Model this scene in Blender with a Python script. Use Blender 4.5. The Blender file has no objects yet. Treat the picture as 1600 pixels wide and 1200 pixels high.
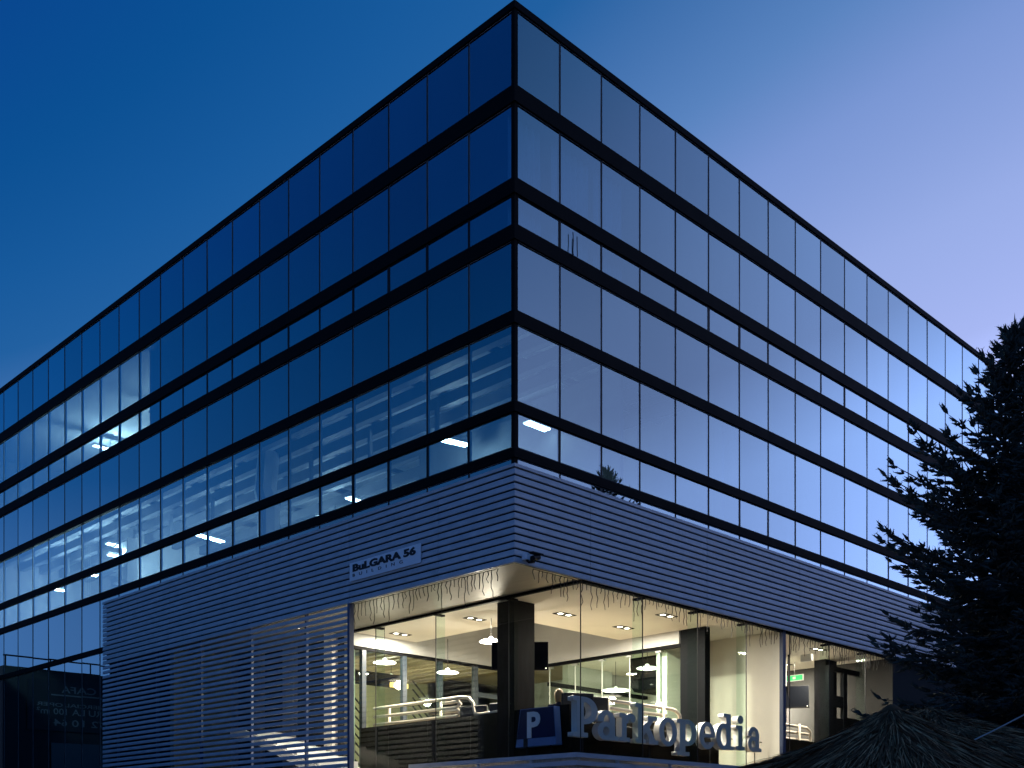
import bpy, bmesh, math, random
import numpy as np
from mathutils import Vector, Matrix

random.seed(7)
rng = np.random.default_rng(7)
S = bpy.context.scene
COL = S.collection

# ------------------------------------------------------------------ camera
cam_data = bpy.data.cameras.new('camera')
cam_data.sensor_width = 36.0
cam_data.lens = 39.0
cam_data.shift_y = 0.4456
cam_data.clip_end = 2000.0
cam = bpy.data.objects.new('camera', cam_data)
cam.location = (0, 0, 1.6)
cam.rotation_euler = (math.pi / 2, 0, 0)
COL.objects.link(cam)
S.camera = cam

# ------------------------------------------------------------------ sky at dusk
world = bpy.data.worlds.new('World')
S.world = world
world.use_nodes = True
wt = world.node_tree
bg = wt.nodes['Background']
sky = wt.nodes.new('ShaderNodeTexSky')
sky.sky_type = 'NISHITA'
sky.sun_disc = False
sky.sun_elevation = math.radians(-3.0)
sky.sun_rotation = math.radians(50.0)
sky.air_density = 1.0
sky.dust_density = 1.0
sky.ozone_density = 1.0
lum = wt.nodes.new('ShaderNodeVectorMath')
lum.operation = 'DOT_PRODUCT'
lum.inputs[1].default_value = (.3, .5, .2)
# the light fades away from the set sun: the afterglow side is brighter than the opposite side
geo = wt.nodes.new('ShaderNodeTexCoord')
dt = wt.nodes.new('ShaderNodeVectorMath')
dt.operation = 'DOT_PRODUCT'
AZ = math.radians(50.0)
dt.inputs[1].default_value = (math.sin(AZ), math.cos(AZ), 0)
ma = wt.nodes.new('ShaderNodeMath')
ma.operation = 'MULTIPLY_ADD'
ma.inputs[1].default_value = .25
ma.inputs[2].default_value = 1.0
mu = wt.nodes.new('ShaderNodeMath')
mu.operation = 'MULTIPLY'
mr = wt.nodes.new('ShaderNodeMapRange')
VM = .40
mr.inputs['From Min'].default_value = 0.0
mr.inputs['From Max'].default_value = VM
ramp = wt.nodes.new('ShaderNodeValToRGB')
cr = ramp.color_ramp
stops = [(.0200, (.0014, .045, .230)), (.0437, (.0018, .053, .262)), (.0525, (.0024, .058, .270)), (.0590, (.0034, .080, .292)),
         (.0660, (.009, .102, .335)), (.0720, (.016, .118, .358)), (.0765, (.045, .155, .410)), (.0865, (.102, .231, .527)), (.0965, (.195, .309, .658)),
         (.118, (.314, .418, .800)), (.144, (.390, .480, .900)), (.178, (.70, .87, 1.62)), (.269, (.90, 1.08, 2.05)), (.400, (.92, 1.10, 2.0))]
while len(cr.elements) < len(stops):
    cr.elements.new(0.5)
for e, (p, c) in zip(cr.elements, stops):
    e.position = p / VM
    e.color = (*c, 1)
wt.links.new(sky.outputs[0], lum.inputs[0])
wt.links.new(geo.outputs['Generated'], dt.inputs[0])
wt.links.new(dt.outputs['Value'], ma.inputs[0])
wt.links.new(lum.outputs['Value'], mu.inputs[0])
wt.links.new(ma.outputs[0], mu.inputs[1])
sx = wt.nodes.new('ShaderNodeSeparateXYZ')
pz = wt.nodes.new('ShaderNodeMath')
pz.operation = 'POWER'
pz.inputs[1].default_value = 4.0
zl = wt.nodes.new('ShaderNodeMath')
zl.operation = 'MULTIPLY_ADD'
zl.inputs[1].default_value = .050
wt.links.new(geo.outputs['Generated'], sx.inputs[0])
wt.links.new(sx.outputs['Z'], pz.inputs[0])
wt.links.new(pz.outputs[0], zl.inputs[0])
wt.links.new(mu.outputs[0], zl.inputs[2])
# pale belt low in the sky opposite the afterglow
def wmath(op, a, b, c=None):
    n = wt.nodes.new('ShaderNodeMath')
    n.operation = op
    for i, v in enumerate((a, b, c)):
        if v is None:
            continue
        if isinstance(v, (int, float)):
            n.inputs[i].default_value = v
        else:
            wt.links.new(v, n.inputs[i])
    return n.outputs[0]


zc = wmath('MAXIMUM', sx.outputs['Z'], 0.0)
low = wmath('POWER', wmath('SUBTRACT', 1.0, zc), 4.0)
anti = wmath('POWER', wmath('MULTIPLY_ADD', dt.outputs['Value'], -.5, .5), 2.0)
belt = wmath('MULTIPLY', low, anti)
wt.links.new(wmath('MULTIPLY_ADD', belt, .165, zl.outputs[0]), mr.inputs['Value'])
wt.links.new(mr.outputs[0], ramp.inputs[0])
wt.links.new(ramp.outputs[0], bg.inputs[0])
bg.inputs[1].default_value = 1.0

S.view_settings.view_transform = 'Standard'
S.view_settings.look = 'None'
S.view_settings.gamma = 1.0
S.view_settings.exposure = 0.0
S.view_settings.use_curve_mapping = False
S.cycles.use_denoising = True
S.cycles.max_bounces = 8
S.cycles.glossy_bounces = 4
S.cycles.diffuse_bounces = 4
S.cycles.transparent_max_bounces = 24
S.cycles.caustics_reflective = False
S.cycles.caustics_refractive = False
S.cycles.sample_clamp_indirect = 4.0

# ------------------------------------------------------------------ frames
# building frame: origin at the street corner of the office block, x along the right facade,
# y along the left facade
R45 = math.pi / 4
RR = math.sqrt(.5)
CX, CY = 0.0461, 20.0


def W(p):
    return (CX + (p[0] - p[1]) * RR, CY + (p[0] + p[1]) * RR, p[2])


def Z(y):            # height of a picture row on the corner edge
    return 1.6 + (1313 - y) * 0.011534


# ------------------------------------------------------------------ materials
MATS = {}


def new_mat(name):
    m = bpy.data.materials.new(name)
    m.use_nodes = True
    return m, m.node_tree, m.node_tree.nodes['Principled BSDF']


def mat(name, col, rough=.5, metal=0.0, var=.15, scale=4.0, bump=0.0, bscale=40.0, stretch=None, spec=.5, tone=0.0):
    m, nt, p = new_mat(name)
    tc = nt.nodes.new('ShaderNodeTexCoord')
    mp = nt.nodes.new('ShaderNodeMapping')
    if stretch:
        mp.inputs['Scale'].default_value = stretch
    nt.links.new(tc.outputs['Object'], mp.inputs[0])
    oi = nt.nodes.new('ShaderNodeObjectInfo')
    sh = nt.nodes.new('ShaderNodeVectorMath')
    sh.operation = 'ADD'
    ml = nt.nodes.new('ShaderNodeMath')
    ml.operation = 'MULTIPLY'
    ml.inputs[1].default_value = 37.0
    nt.links.new(oi.outputs['Random'], ml.inputs[0])
    nt.links.new(mp.outputs[0], sh.inputs[0])
    nt.links.new(ml.outputs[0], sh.inputs[1])
    nz = nt.nodes.new('ShaderNodeTexNoise')
    nz.inputs['Scale'].default_value = scale
    nz.inputs['Detail'].default_value = 6
    nz.inputs['Roughness'].default_value = .6
    nt.links.new(sh.outputs[0], nz.inputs['Vector'])
    rp = nt.nodes.new('ShaderNodeValToRGB')
    lo = tuple(max(0, c * (1 - var)) for c in col)
    hi = tuple(min(1, c * (1 + var)) for c in col)
    rp.color_ramp.elements[0].position = .3
    rp.color_ramp.elements[0].color = (*lo, 1)
    rp.color_ramp.elements[1].position = .72
    rp.color_ramp.elements[1].color = (*hi, 1)
    nt.links.new(nz.outputs['Fac'], rp.inputs[0])
    ov = nt.nodes.new('ShaderNodeMapRange')
    ov.inputs['To Min'].default_value = 1 - tone
    ov.inputs['To Max'].default_value = 1 + tone
    nt.links.new(oi.outputs['Random'], ov.inputs['Value'])
    mxo = nt.nodes.new('ShaderNodeMix')
    mxo.data_type = 'RGBA'
    mxo.blend_type = 'MULTIPLY'
    mxo.inputs['Factor'].default_value = 1.0
    nt.links.new(rp.outputs[0], mxo.inputs['A'])
    nt.links.new(ov.outputs[0], mxo.inputs['B'])
    nt.links.new(mxo.outputs['Result'], p.inputs['Base Color'])
    p.inputs['Metallic'].default_value = metal
    p.inputs['Specular IOR Level'].default_value = spec
    rr = nt.nodes.new('ShaderNodeMapRange')
    rr.inputs['To Min'].default_value = max(.02, rough - .1)
    rr.inputs['To Max'].default_value = min(1, rough + .1)
    nt.links.new(nz.outputs['Fac'], rr.inputs['Value'])
    nt.links.new(rr.outputs[0], p.inputs['Roughness'])
    if bump:
        n2 = nt.nodes.new('ShaderNodeTexNoise')
        n2.inputs['Scale'].default_value = bscale
        n2.inputs['Detail'].default_value = 4
        nt.links.new(sh.outputs[0], n2.inputs['Vector'])
        b = nt.nodes.new('ShaderNodeBump')
        b.inputs['Strength'].default_value = bump
        b.inputs['Distance'].default_value = .02
        nt.links.new(n2.outputs['Fac'], b.inputs['Height'])
        nt.links.new(b.outputs[0], p.inputs['Normal'])
    MATS[name] = m
    return m


def glass(name, r0, trans, gcol=(1, 1, 1), power=5.0, gain=1.0, wav=0.0, dirt=0.0, coated=False):
    """thin architectural glass: mirror reflection rising towards grazing, the rest let through tinted"""
    m, nt, p = new_mat(name)
    nt.nodes.remove(p)
    out = nt.nodes['Material Output']
    lw = nt.nodes.new('ShaderNodeLayerWeight')
    lw.inputs['Blend'].default_value = .5           # Facing = 1-cos
    pw = nt.nodes.new('ShaderNodeMath')
    pw.operation = 'POWER'
    pw.inputs[1].default_value = power
    nt.links.new(lw.outputs['Facing'], pw.inputs[0])
    mr_ = nt.nodes.new('ShaderNodeMapRange')
    mr_.inputs['To Min'].default_value = r0
    mr_.inputs['To Max'].default_value = gain
    if coated:                                      # metal-coated panes: reflectance climbs steadily with the angle
        mr_.interpolation_type = 'SMOOTHSTEP'
        mr_.inputs['From Min'].default_value = .40
        mr_.inputs['From Max'].default_value = .72
        nt.links.new(lw.outputs['Facing'], mr_.inputs['Value'])
    else:
        nt.links.new(pw.outputs[0], mr_.inputs['Value'])
    gm = nt.nodes.new('ShaderNodeNewGeometry')      # a pane reflects once, at the face the light enters by
    inv = nt.nodes.new('ShaderNodeMath')
    inv.operation = 'SUBTRACT'
    inv.inputs[0].default_value = 1.0
    nt.links.new(gm.outputs['Backfacing'], inv.inputs[1])
    fm = nt.nodes.new('ShaderNodeMath')
    fm.operation = 'MULTIPLY'
    nt.links.new(mr_.outputs[0], fm.inputs[0])
    nt.links.new(inv.outputs[0], fm.inputs[1])
    gl = nt.nodes.new('ShaderNodeBsdfGlossy')
    gl.inputs['Roughness'].default_value = 0.0
    oi = nt.nodes.new('ShaderNodeObjectInfo')
    hv = nt.nodes.new('ShaderNodeMapRange')
    hv.inputs['To Min'].default_value = .86
    hv.inputs['To Max'].default_value = 1.0
    nt.links.new(oi.outputs['Random'], hv.inputs['Value'])
    mx = nt.nodes.new('ShaderNodeMix')
    mx.data_type = 'RGBA'
    mx.blend_type = 'MULTIPLY'
    mx.inputs['Factor'].default_value = 1.0
    mx.inputs['A'].default_value = (*gcol, 1)
    nt.links.new(hv.outputs[0], mx.inputs['B'])
    nt.links.new(mx.outputs['Result'], gl.inputs['Color'])
    tr = nt.nodes.new('ShaderNodeBsdfTransparent')
    tr.inputs['Color'].default_value = (*trans, 1)
    if wav:
        tc = nt.nodes.new('ShaderNodeTexCoord')
        nz = nt.nodes.new('ShaderNodeTexNoise')
        nz.inputs['Scale'].default_value = .9
        nz.inputs['Detail'].default_value = 1
        ad = nt.nodes.new('ShaderNodeVectorMath')
        ad.operation = 'ADD'
        m3 = nt.nodes.new('ShaderNodeMath')
        m3.operation = 'MULTIPLY'
        m3.inputs[1].default_value = 53.0
        nt.links.new(oi.outputs['Random'], m3.inputs[0])
        nt.links.new(tc.outputs['Object'], ad.inputs[0])
        nt.links.new(m3.outputs[0], ad.inputs[1])
        nt.links.new(ad.outputs[0], nz.inputs['Vector'])
        b = nt.nodes.new('ShaderNodeBump')
        b.inputs['Strength'].default_value = wav
        b.inputs['Distance'].default_value = .05
        nt.links.new(nz.outputs['Fac'], b.inputs['Height'])
        nt.links.new(b.outputs[0], gl.inputs['Normal'])
    ms = nt.nodes.new('ShaderNodeMixShader')
    nt.links.new(fm.outputs[0], ms.inputs[0])
    nt.links.new(tr.outputs[0], ms.inputs[1])
    nt.links.new(gl.outputs[0], ms.inputs[2])
    last = ms
    if dirt:
        tc = nt.nodes.new('ShaderNodeTexCoord')
        mp = nt.nodes.new('ShaderNodeMapping')
        mp.inputs['Scale'].default_value = (3.0, 3.0, .5)
        nt.links.new(tc.outputs['Object'], mp.inputs[0])
        a2 = nt.nodes.new('ShaderNodeVectorMath')
        a2.operation = 'ADD'
        m4 = nt.nodes.new('ShaderNodeMath')
        m4.operation = 'MULTIPLY'
        m4.inputs[1].default_value = 91.0
        nt.links.new(oi.outputs['Random'], m4.inputs[0])
        nt.links.new(mp.outputs[0], a2.inputs[0])
        nt.links.new(m4.outputs[0], a2.inputs[1])
        nz = nt.nodes.new('ShaderNodeTexNoise')
        nz.inputs['Scale'].default_value = 1.6
        nz.inputs['Detail'].default_value = 7
        nz.inputs['Roughness'].default_value = .65
        nt.links.new(a2.outputs[0], nz.inputs['Vector'])
        mrd = nt.nodes.new('ShaderNodeMapRange')
        mrd.inputs['From Min'].default_value = .35
        mrd.inputs['From Max'].default_value = .8
        mrd.inputs['To Min'].default_value = 0.0
        mrd.inputs['To Max'].default_value = dirt
        nt.links.new(nz.outputs['Fac'], mrd.inputs['Value'])
        df = nt.nodes.new('ShaderNodeBsdfDiffuse')
        df.inputs['Color'].default_value = (.5, .5, .5, 1)
        m5 = nt.nodes.new('ShaderNodeMixShader')
        nt.links.new(mrd.outputs[0], m5.inputs[0])
        nt.links.new(ms.outputs[0], m5.inputs[1])
        nt.links.new(df.outputs[0], m5.inputs[2])
        last = m5
    nt.links.new(last.outputs[0], out.inputs['Surface'])
    MATS[name] = m
    return m


def emis(name, col, strength, base=(.8, .8, .8)):
    m, nt, p = new_mat(name)
    p.inputs['Base Color'].default_value = (*base, 1)
    p.inputs['Emission Color'].default_value = (*col, 1)
    p.inputs['Emission Strength'].default_value = strength
    MATS[name] = m
    return m


M_FGLASS = glass('facade_glass', .385, (.60, .77, .86), (.67, .90, 1.0), gain=.88, wav=.012, dirt=.012, coated=True)
M_CLEAR = glass('clear_glass', .035, (.94, .965, .95), (1, 1, 1), power=5.0, gain=1.0)
M_FIN = glass('green_edge_glass', .008, (.90, .965, .935), (.9, 1, .95), power=5.0, gain=.06)
M_PART = glass('partition_glass', .06, (.86, .93, .89), (1, 1, 1), power=4.0)
M_BEAD = mat('pale_sealing_bead', (.42, .40, .40), .6, 0, .2, 6)
M_BLACK = mat('black_aluminium', (.004, .004, .0045), .65, 0, .3, 3, spec=.05)
M_FRAME = mat('dark_window_frame', (.010, .011, .014), .55, 0, .2, 3, spec=.2)
M_BACK = mat('spandrel_backing', (.012, .013, .016), .8, 0, .2, 2)
M_SIDING = mat('grey_painted_siding', (.52, .525, .54), .42, 0, .16, 2.6, stretch=(1, 1, 3), tone=.07)
M_SLAT = mat('grey_painted_slat', (.48, .49, .52), .42, 0, .16, 2.6, stretch=(1, 1, 3), tone=.06)
M_DARKVOID = mat('dark_membrane', (.012, .012, .014), .9)
M_SOFFIT = mat('brushed_metal_soffit', (.30, .28, .245), .55, .7, .12, 1.2, stretch=(6, 1, 1))
M_CONC = mat('concrete', (.26, .25, .24), .85, 0, .2, 2.5, .25, 30)
M_SLAB = mat('floor_screed', (.32, .31, .30), .7, 0, .15, 2)
M_CEIL = mat('office_ceiling', (.62, .63, .62), .9, 0, .06, 1.2)
M_WALL = mat('office_plaster', (.55, .56, .55), .9, 0, .06, 1.5)
M_BEAM = mat('steel_beam_grey', (.16, .17, .18), .6, 0, .15, 3)
M_CREAM = mat('cream_plaster', (.78, .73, .64), .85, 0, .05, 1.2, .06, 60)
M_GREY = mat('grey_plaster', (.38, .38, .37), .85, 0, .07, 1.6, .06, 60)
M_MINT = mat('pale_mint_plaster', (.50, .53, .49), .8, 0, .06, 1.2)
M_OLIVE = mat('ochre_green_plaster', (.36, .345, .21), .8, 0, .22, .9)
M_WOODF = mat('cafe_floor_boards', (.45, .36, .26), .45, 0, .25, 3, stretch=(1, 8, 1))
M_WOOD = mat('ceiling_battens_wood', (.42, .33, .20), .6, 0, .25, 3, stretch=(1, 8, 1))
M_KNEE = mat('dark_bronze_panel', (.012, .010, .0075), .35, 0, .4, 2.5, .03, 30, spec=.06)
M_COLUMN = mat('black_marble', (.006, .006, .008), .5, 0, .8, 3.0, .05, 20, stretch=(3, 3, .6), spec=.06)
M_PIPE = mat('cream_enamel_pipe', (.74, .66, .54), .32, 0, .06, 3)
M_POST = mat('blue_grey_post', (.018, .026, .036), .5, 0, .1, 3)
M_BLUEPOST = mat('deep_blue_post', (.05, .07, .14), .4, 0, .1, 3)
M_LEATHER = mat('black_leather', (.016, .015, .015), .45, 0, .4, 12, .15, 60)
M_SCREEN = mat('tv_glass', (.003, .004, .007), .5, 0, .1, 2, spec=.04)
M_PLASTIC = mat('black_plastic', (.009, .009, .010), .55, 0, .2, 5, spec=.15)
M_DUCT = mat('black_duct', (.004, .0048, .006), .65, 0, .2, 3, spec=.05)
M_LETTER = mat('grey_blue_letter', (.66, .645, .62), .45, 0, .08, 3)
M_NAVY = mat('navy_sign_face', (.006, .016, .075), .3, 0, .15, 2)
M_MIDBLUE = mat('blue_sign_edge', (.10, .20, .44), .4, 0, .08, 3)
M_PLATE = mat('blue_white_plate', (.84, .87, .90), .4, 0, .04, 4)
M_INK = mat('black_ink', (.006, .006, .008), .6)
M_WHITE = mat('white_paint', (.78, .77, .74), .5, 0, .05, 3)
M_BLIND = mat('white_blind', (.74, .74, .72), .85, 0, .06, 2, stretch=(14, 14, .3))
_m, _nt, _p = M_BLIND, M_BLIND.node_tree, M_BLIND.node_tree.nodes['Principled BSDF']
_tl = _nt.nodes.new('ShaderNodeBsdfTranslucent')
_tl.inputs['Color'].default_value = (.72, .74, .74, 1)
_mx = _nt.nodes.new('ShaderNodeMixShader')
_mx.inputs[0].default_value = .5
_nt.links.new(_p.outputs[0], _mx.inputs[1])
_nt.links.new(_tl.outputs[0], _mx.inputs[2])
_nt.links.new(_mx.outputs[0], _nt.nodes['Material Output'].inputs['Surface'])
M_BLINDY = M_BLIND.copy()
M_BLINDY.name = 'yellowish_blind'
for _n in M_BLINDY.node_tree.nodes:
    if _n.type == 'BSDF_TRANSLUCENT':
        _n.inputs['Color'].default_value = (.80, .70, .38, 1)
    if _n.type == 'VALTORGB':
        for _e in _n.color_ramp.elements:
            _e.color = (_e.color[0], _e.color[1] * .88, _e.color[2] * .5, 1)
M_CURT = mat('pale_curtain', (.82, .81, .80), .9, 0, .08, 3)
M_CHROME = mat('brushed_steel', (.55, .55, .53), .3, 1.0, .1, 5)
M_NEEDLE = mat('spruce_needles', (.045, .062, .056), .7, 0, .45, 3, spec=.2)
M_BARK = mat('spruce_bark', (.05, .038, .03), .9, 0, .4, 8, .4, 30)
M_STRAW = mat('weathered_straw', (.105, .050, .022), .9, 0, .5, 9, spec=.15)
M_STRAW2 = mat('grey_straw', (.34, .18, .085), .9, 0, .6, 9, spec=.15)
M_TIMBER = mat('umbrella_timber', (.10, .07, .045), .7, 0, .3, 6)
M_ASPH = mat('asphalt', (.05, .05, .052), .9, 0, .3, 1.5, .4, 60)
M_PAVE = mat('paving_stone', (.20, .19, .18), .85, 0, .2, 2, .2, 30)
M_WIRE = mat('dark_cable', (.018, .016, .014), .6)
M_BULB = mat('unlit_bulb', (.35, .33, .30), .2)
M_ROPE = mat('pale_rope', (.35, .34, .33), .8)
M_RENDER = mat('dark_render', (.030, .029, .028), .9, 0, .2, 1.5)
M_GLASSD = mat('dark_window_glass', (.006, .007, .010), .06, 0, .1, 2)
M_BANNER = mat('black_banner', (.012, .012, .013), .7)
M_BTEXT = mat('grey_banner_print', (.16, .16, .17), .7)
M_SKIN = mat('skin', (.55, .36, .27), .5, 0, .08, 6)
M_HAIR = mat('blond_hair', (.46, .27, .09), .5, 0, .35, 20, stretch=(6, 6, 1))
M_CLOTH = mat('navy_clothing', (.02, .024, .045), .85, 0, .2, 10)
E_TUBE = emis('lit_tube', (.92, 1.0, 1.0), 40.0)
E_TUBEDIM = emis('lit_tube_dim', (.90, 1.0, 1.0), 16.0)
E_LAMP = emis('lit_pendant', (1.0, .88, .70), 7.0)
E_DOWN = emis('lit_downlight', (1.0, .86, .66), 9.0)
E_SHADE = emis('glowing_shade', (1.0, .90, .76), 1.6)
E_EXIT = emis('lit_exit_green', (.02, .75, .22), .9, (.01, .12, .04))
E_WARM = emis('lit_wall_lamp', (1.0, .55, .10), 3.0)


# ------------------------------------------------------------------ mesh helpers
class MB:
    def __init__(s):
        s.v = []
        s.f = []

    def add(s, vs, fs):
        n = len(s.v)
        s.v += [tuple(v) for v in vs]
        s.f += [tuple(i + n for i in f) for f in fs]
        return s

    def box(s, x0, x1, y0, y1, z0, z1):
        vs = [(x, y, z) for z in (z0, z1) for y in (y0, y1) for x in (x0, x1)]
        return s.add(vs, [(0, 2, 3, 1), (4, 5, 7, 6), (0, 1, 5, 4), (2, 6, 7, 3), (0, 4, 6, 2), (1, 3, 7, 5)])

    def prism(s, pts, z0, z1):            # polygon in xy, extruded in z (counter-clockwise)
        n = len(pts)
        vs = [(x, y, z0) for x, y in pts] + [(x, y, z1) for x, y in pts]
        fs = [tuple(reversed(range(n))), tuple(range(n, 2 * n))]
        fs += [(i, (i + 1) % n, n + (i + 1) % n, n + i) for i in range(n)]
        return s.add(vs, fs)

    def extr(s, prof, axis, a0, a1):
        """profile of 2D points extruded along x ('x': points are y,z) or y ('y': points are x,z)"""
        n = len(prof)
        if axis == 'x':
            vs = [(a0, p, q) for p, q in prof] + [(a1, p, q) for p, q in prof]
        else:
            vs = [(p, a0, q) for p, q in prof] + [(p, a1, q) for p, q in prof]
        fs = [tuple(range(n)), tuple(reversed(range(n, 2 * n)))]
        fs += [(i, n + i, n + (i + 1) % n, (i + 1) % n) for i in range(n)]
        return s.add(vs, fs)

    def tube(s, pts, r, n=8, r2=None, caps=True):
        pts = [Vector(p) for p in pts]
        m = len(pts)
        vs = []
        prev = None
        for i, p in enumerate(pts):
            d = (pts[min(i + 1, m - 1)] - pts[max(i - 1, 0)]).normalized()
            if prev is None:
                a = d.orthogonal().normalized()
            else:
                a = (prev - d * prev.dot(d))
                a = a.normalized() if a.length > 1e-6 else d.orthogonal().normalized()
            prev = a
            b = d.cross(a)
            rad = r if r2 is None else r + (r2 - r) * i / max(1, m - 1)
            for k in range(n):
                t = 2 * math.pi * k / n
                vs.append(p + a * (rad * math.cos(t)) + b * (rad * math.sin(t)))
        fs = []
        for i in range(m - 1):
            for k in range(n):
                fs.append((i * n + k, i * n + (k + 1) % n, (i + 1) * n + (k + 1) % n, (i + 1) * n + k))
        if caps:
            fs.append(tuple(reversed(range(n))))
            fs.append(tuple((m - 1) * n + k for k in range(n)))
        return s.add(vs, fs)

    def lathe(s, prof, c=(0, 0, 0), n=24):   # profile (r,z) bottom to top
        vs = []
        for r, z in prof:
            for k in range(n):
                t = 2 * math.pi * k / n
                vs.append((c[0] + r * math.cos(t), c[1] + r * math.sin(t), c[2] + z))
        fs = []
        m = len(prof)
        for i in range(m - 1):
            for k in range(n):
                fs.append((i * n + k, i * n + (k + 1) % n, (i + 1) * n + (k + 1) % n, (i + 1) * n + k))
        fs.append(tuple(reversed(range(n))))
        fs.append(tuple((m - 1) * n + k for k in range(n)))
        return s.add(vs, fs)

    def mesh(s, name, material, off=(0, 0, 0), smooth=False):
        me = bpy.data.meshes.new(name)
        me.from_pydata([(v[0] - off[0], v[1] - off[1], v[2] - off[2]) for v in s.v], [], s.f)
        if material:
            me.materials.append(material)
        if smooth:
            for p in me.polygons:
                p.use_smooth = True
        me.update()
        return me


ORG = {}


def link(o, parent=None):
    COL.objects.link(o)
    if parent is not None:
        o.parent = parent
    return o


def tag(o, label, cat, group=None):
    o['label'] = label
    o['category'] = cat
    if group:
        o['group'] = group
    return o


def thing(name, label, cat, org, group=None, frame='b'):
    o = bpy.data.objects.new(name, None)
    o.empty_display_size = .2
    link(o)
    if frame == 'b':
        o.location = W(org)
        o.rotation_euler = (0, 0, R45)
    else:
        o.location = org
    ORG[o] = org
    return tag(o, label, cat, group)


def part(mb, name, material, parent, smooth=False, root=None):
    """a mesh part given in the frame of its thing's coordinates; parent may be the thing or a part at its origin"""
    off = ORG[root or parent]
    o = bpy.data.objects.new(name, mb.mesh(name, material, off, smooth))
    ORG[o] = off
    return link(o, parent)


def single(mb, name, material, label=None, cat=None, group=None, frame='b', smooth=False, kind=None):
    v = np.array(mb.v)
    org = ((v[:, 0].min() + v[:, 0].max()) / 2, (v[:, 1].min() + v[:, 1].max()) / 2, v[:, 2].min())
    o = bpy.data.objects.new(name, mb.mesh(name, material, org, smooth))
    link(o)
    if frame == 'b':
        o.location = W(org)
        o.rotation_euler = (0, 0, R45)
    else:
        o.location = org
    ORG[o] = org
    if kind:
        o['kind'] = kind
        if label:
            o['label'] = label
    else:
        tag(o, label, cat, group)
    return o


def inst(mesh, name, parent, loc, rot=(0, 0, 0)):
    o = bpy.data.objects.new(name, mesh)
    o.location = loc
    o.rotation_euler = rot
    return link(o, parent)


def bevel(o, w=.004, seg=2):
    b = o.modifiers.new('bevel', 'BEVEL')
    b.width = w
    b.segments = seg
    b.limit_method = 'ANGLE'
    return o


def text_mesh(body, size, extrude, material, offset=0.0, space=1.0):
    c = bpy.data.curves.new('t', 'FONT')
    c.body = body
    c.size = size
    c.extrude = extrude
    c.offset = offset
    c.space_character = space
    c.resolution_u = 3
    o = bpy.data.objects.new('t', c)
    COL.objects.link(o)
    dg = bpy.context.evaluated_depsgraph_get()
    me = bpy.data.meshes.new_from_object(o.evaluated_get(dg))
    bpy.data.objects.remove(o)
    bpy.data.curves.remove(c)
    me.materials.clear()
    me.materials.append(material)
    return me


def add_light(name, kind, parent, loc, energy, col, size=.2, rot=(0, 0, 0), spot=None):
    l = bpy.data.lights.new(name, kind)
    l.energy = energy
    l.color = col
    if kind == 'AREA':
        l.shape = 'DISK'
        l.size = size
    else:
        l.shadow_soft_size = size
    if spot:
        l.spot_size = spot
        l.spot_blend = .8
    o = bpy.data.objects.new(name, l)
    o.location = loc
    o.rotation_euler = rot
    return link(o, parent)


# ================================================================== GROUND
g = MB().box(-500, 500, -300, 700, -.3, 0)
single(g, 'ground', M_ASPH, frame='w', kind='structure')
pv = MB()
pv.box(-14, 14, -3.2, -.6, 0.004, .14)
o = single(MB().box(-9, 24, -6.5, 0.9, .0, .13), 'pavement', M_PAVE, frame='b', kind='structure')

# ================================================================== OFFICE BLOCK
NL, NR, SP = 22, 22, 1.2
LEN = NL * SP
bld = thing('office_building', 'four storey corner office block with dark mirrored curtain walls', 'building', (0, 0, 0))
rows = [('glass_pane', 14, 131, 1), ('glass_pane', 160, 275.7, 0), ('vent_window', 302.5, 349, 0),
        ('glass_pane', 374.5, 483, 1), ('glass_pane', 505.2, 625, 0), ('vent_window', 643.5, 698.3, 0),
        ('glass_pane', 715, 835, 1)]
pane_cache = {}


def pane_mesh(w, h, name):
    k = (round(w, 3), round(h, 3))
    if k not in pane_cache:
        me = MB().box(-.006, .006, -w / 2, w / 2, -h / 2, h / 2)
        g_ = .009                                   # pale sealing bead round the pane
        me.box(-.0095, -.0065, -w / 2, -w / 2 + g_, -h / 2, h / 2)
        me.box(-.0095, -.0065, w / 2 - g_, w / 2, -h / 2, h / 2)
        me.box(-.0095, -.0065, -w / 2 + g_, w / 2 - g_, -h / 2, -h / 2 + g_)
        me.box(-.0095, -.0065, -w / 2 + g_, w / 2 - g_, h / 2 - g_, h / 2)
        # the same bead on the other face, so a pane can be hung on either front
        me.box(.0065, .0095, -w / 2, -w / 2 + g_, -h / 2, h / 2)
        me.box(.0065, .0095, w / 2 - g_, w / 2, -h / 2, h / 2)
        me.box(.0065, .0095, -w / 2 + g_, w / 2 - g_, -h / 2, -h / 2 + g_)
        me.box(.0065, .0095, -w / 2 + g_, w / 2 - g_, h / 2 - g_, h / 2)
        me = me.mesh(name, M_FGLASS)
        me.materials.append(M_BEAD)
        for i, p_ in enumerate(me.polygons):
            p_.material_index = 0 if i < 6 else 1
        pane_cache[k] = me
    return pane_cache[k]


frame_cache = {}


def frame_mesh(w, h, t):
    k = (round(w, 3), round(h, 3), t)
    if k not in frame_cache:
        m = MB()
        m.box(-.012, .012, -w / 2 - .013, -w / 2 + t, -h / 2 - .002, h / 2 + .002)
        m.box(-.012, .012, w / 2 - t, w / 2 + .013, -h / 2 - .002, h / 2 + .002)
        m.box(-.011, .010, -w / 2 + t, w / 2 - t, -h / 2 - .001, -h / 2 + .016)
        m.box(-.011, .010, -w / 2 + t, w / 2 - t, h / 2 - .016, h / 2 + .001)
        frame_cache[k] = m.mesh('window_frame', M_FRAME)
    return frame_cache[k]


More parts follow.
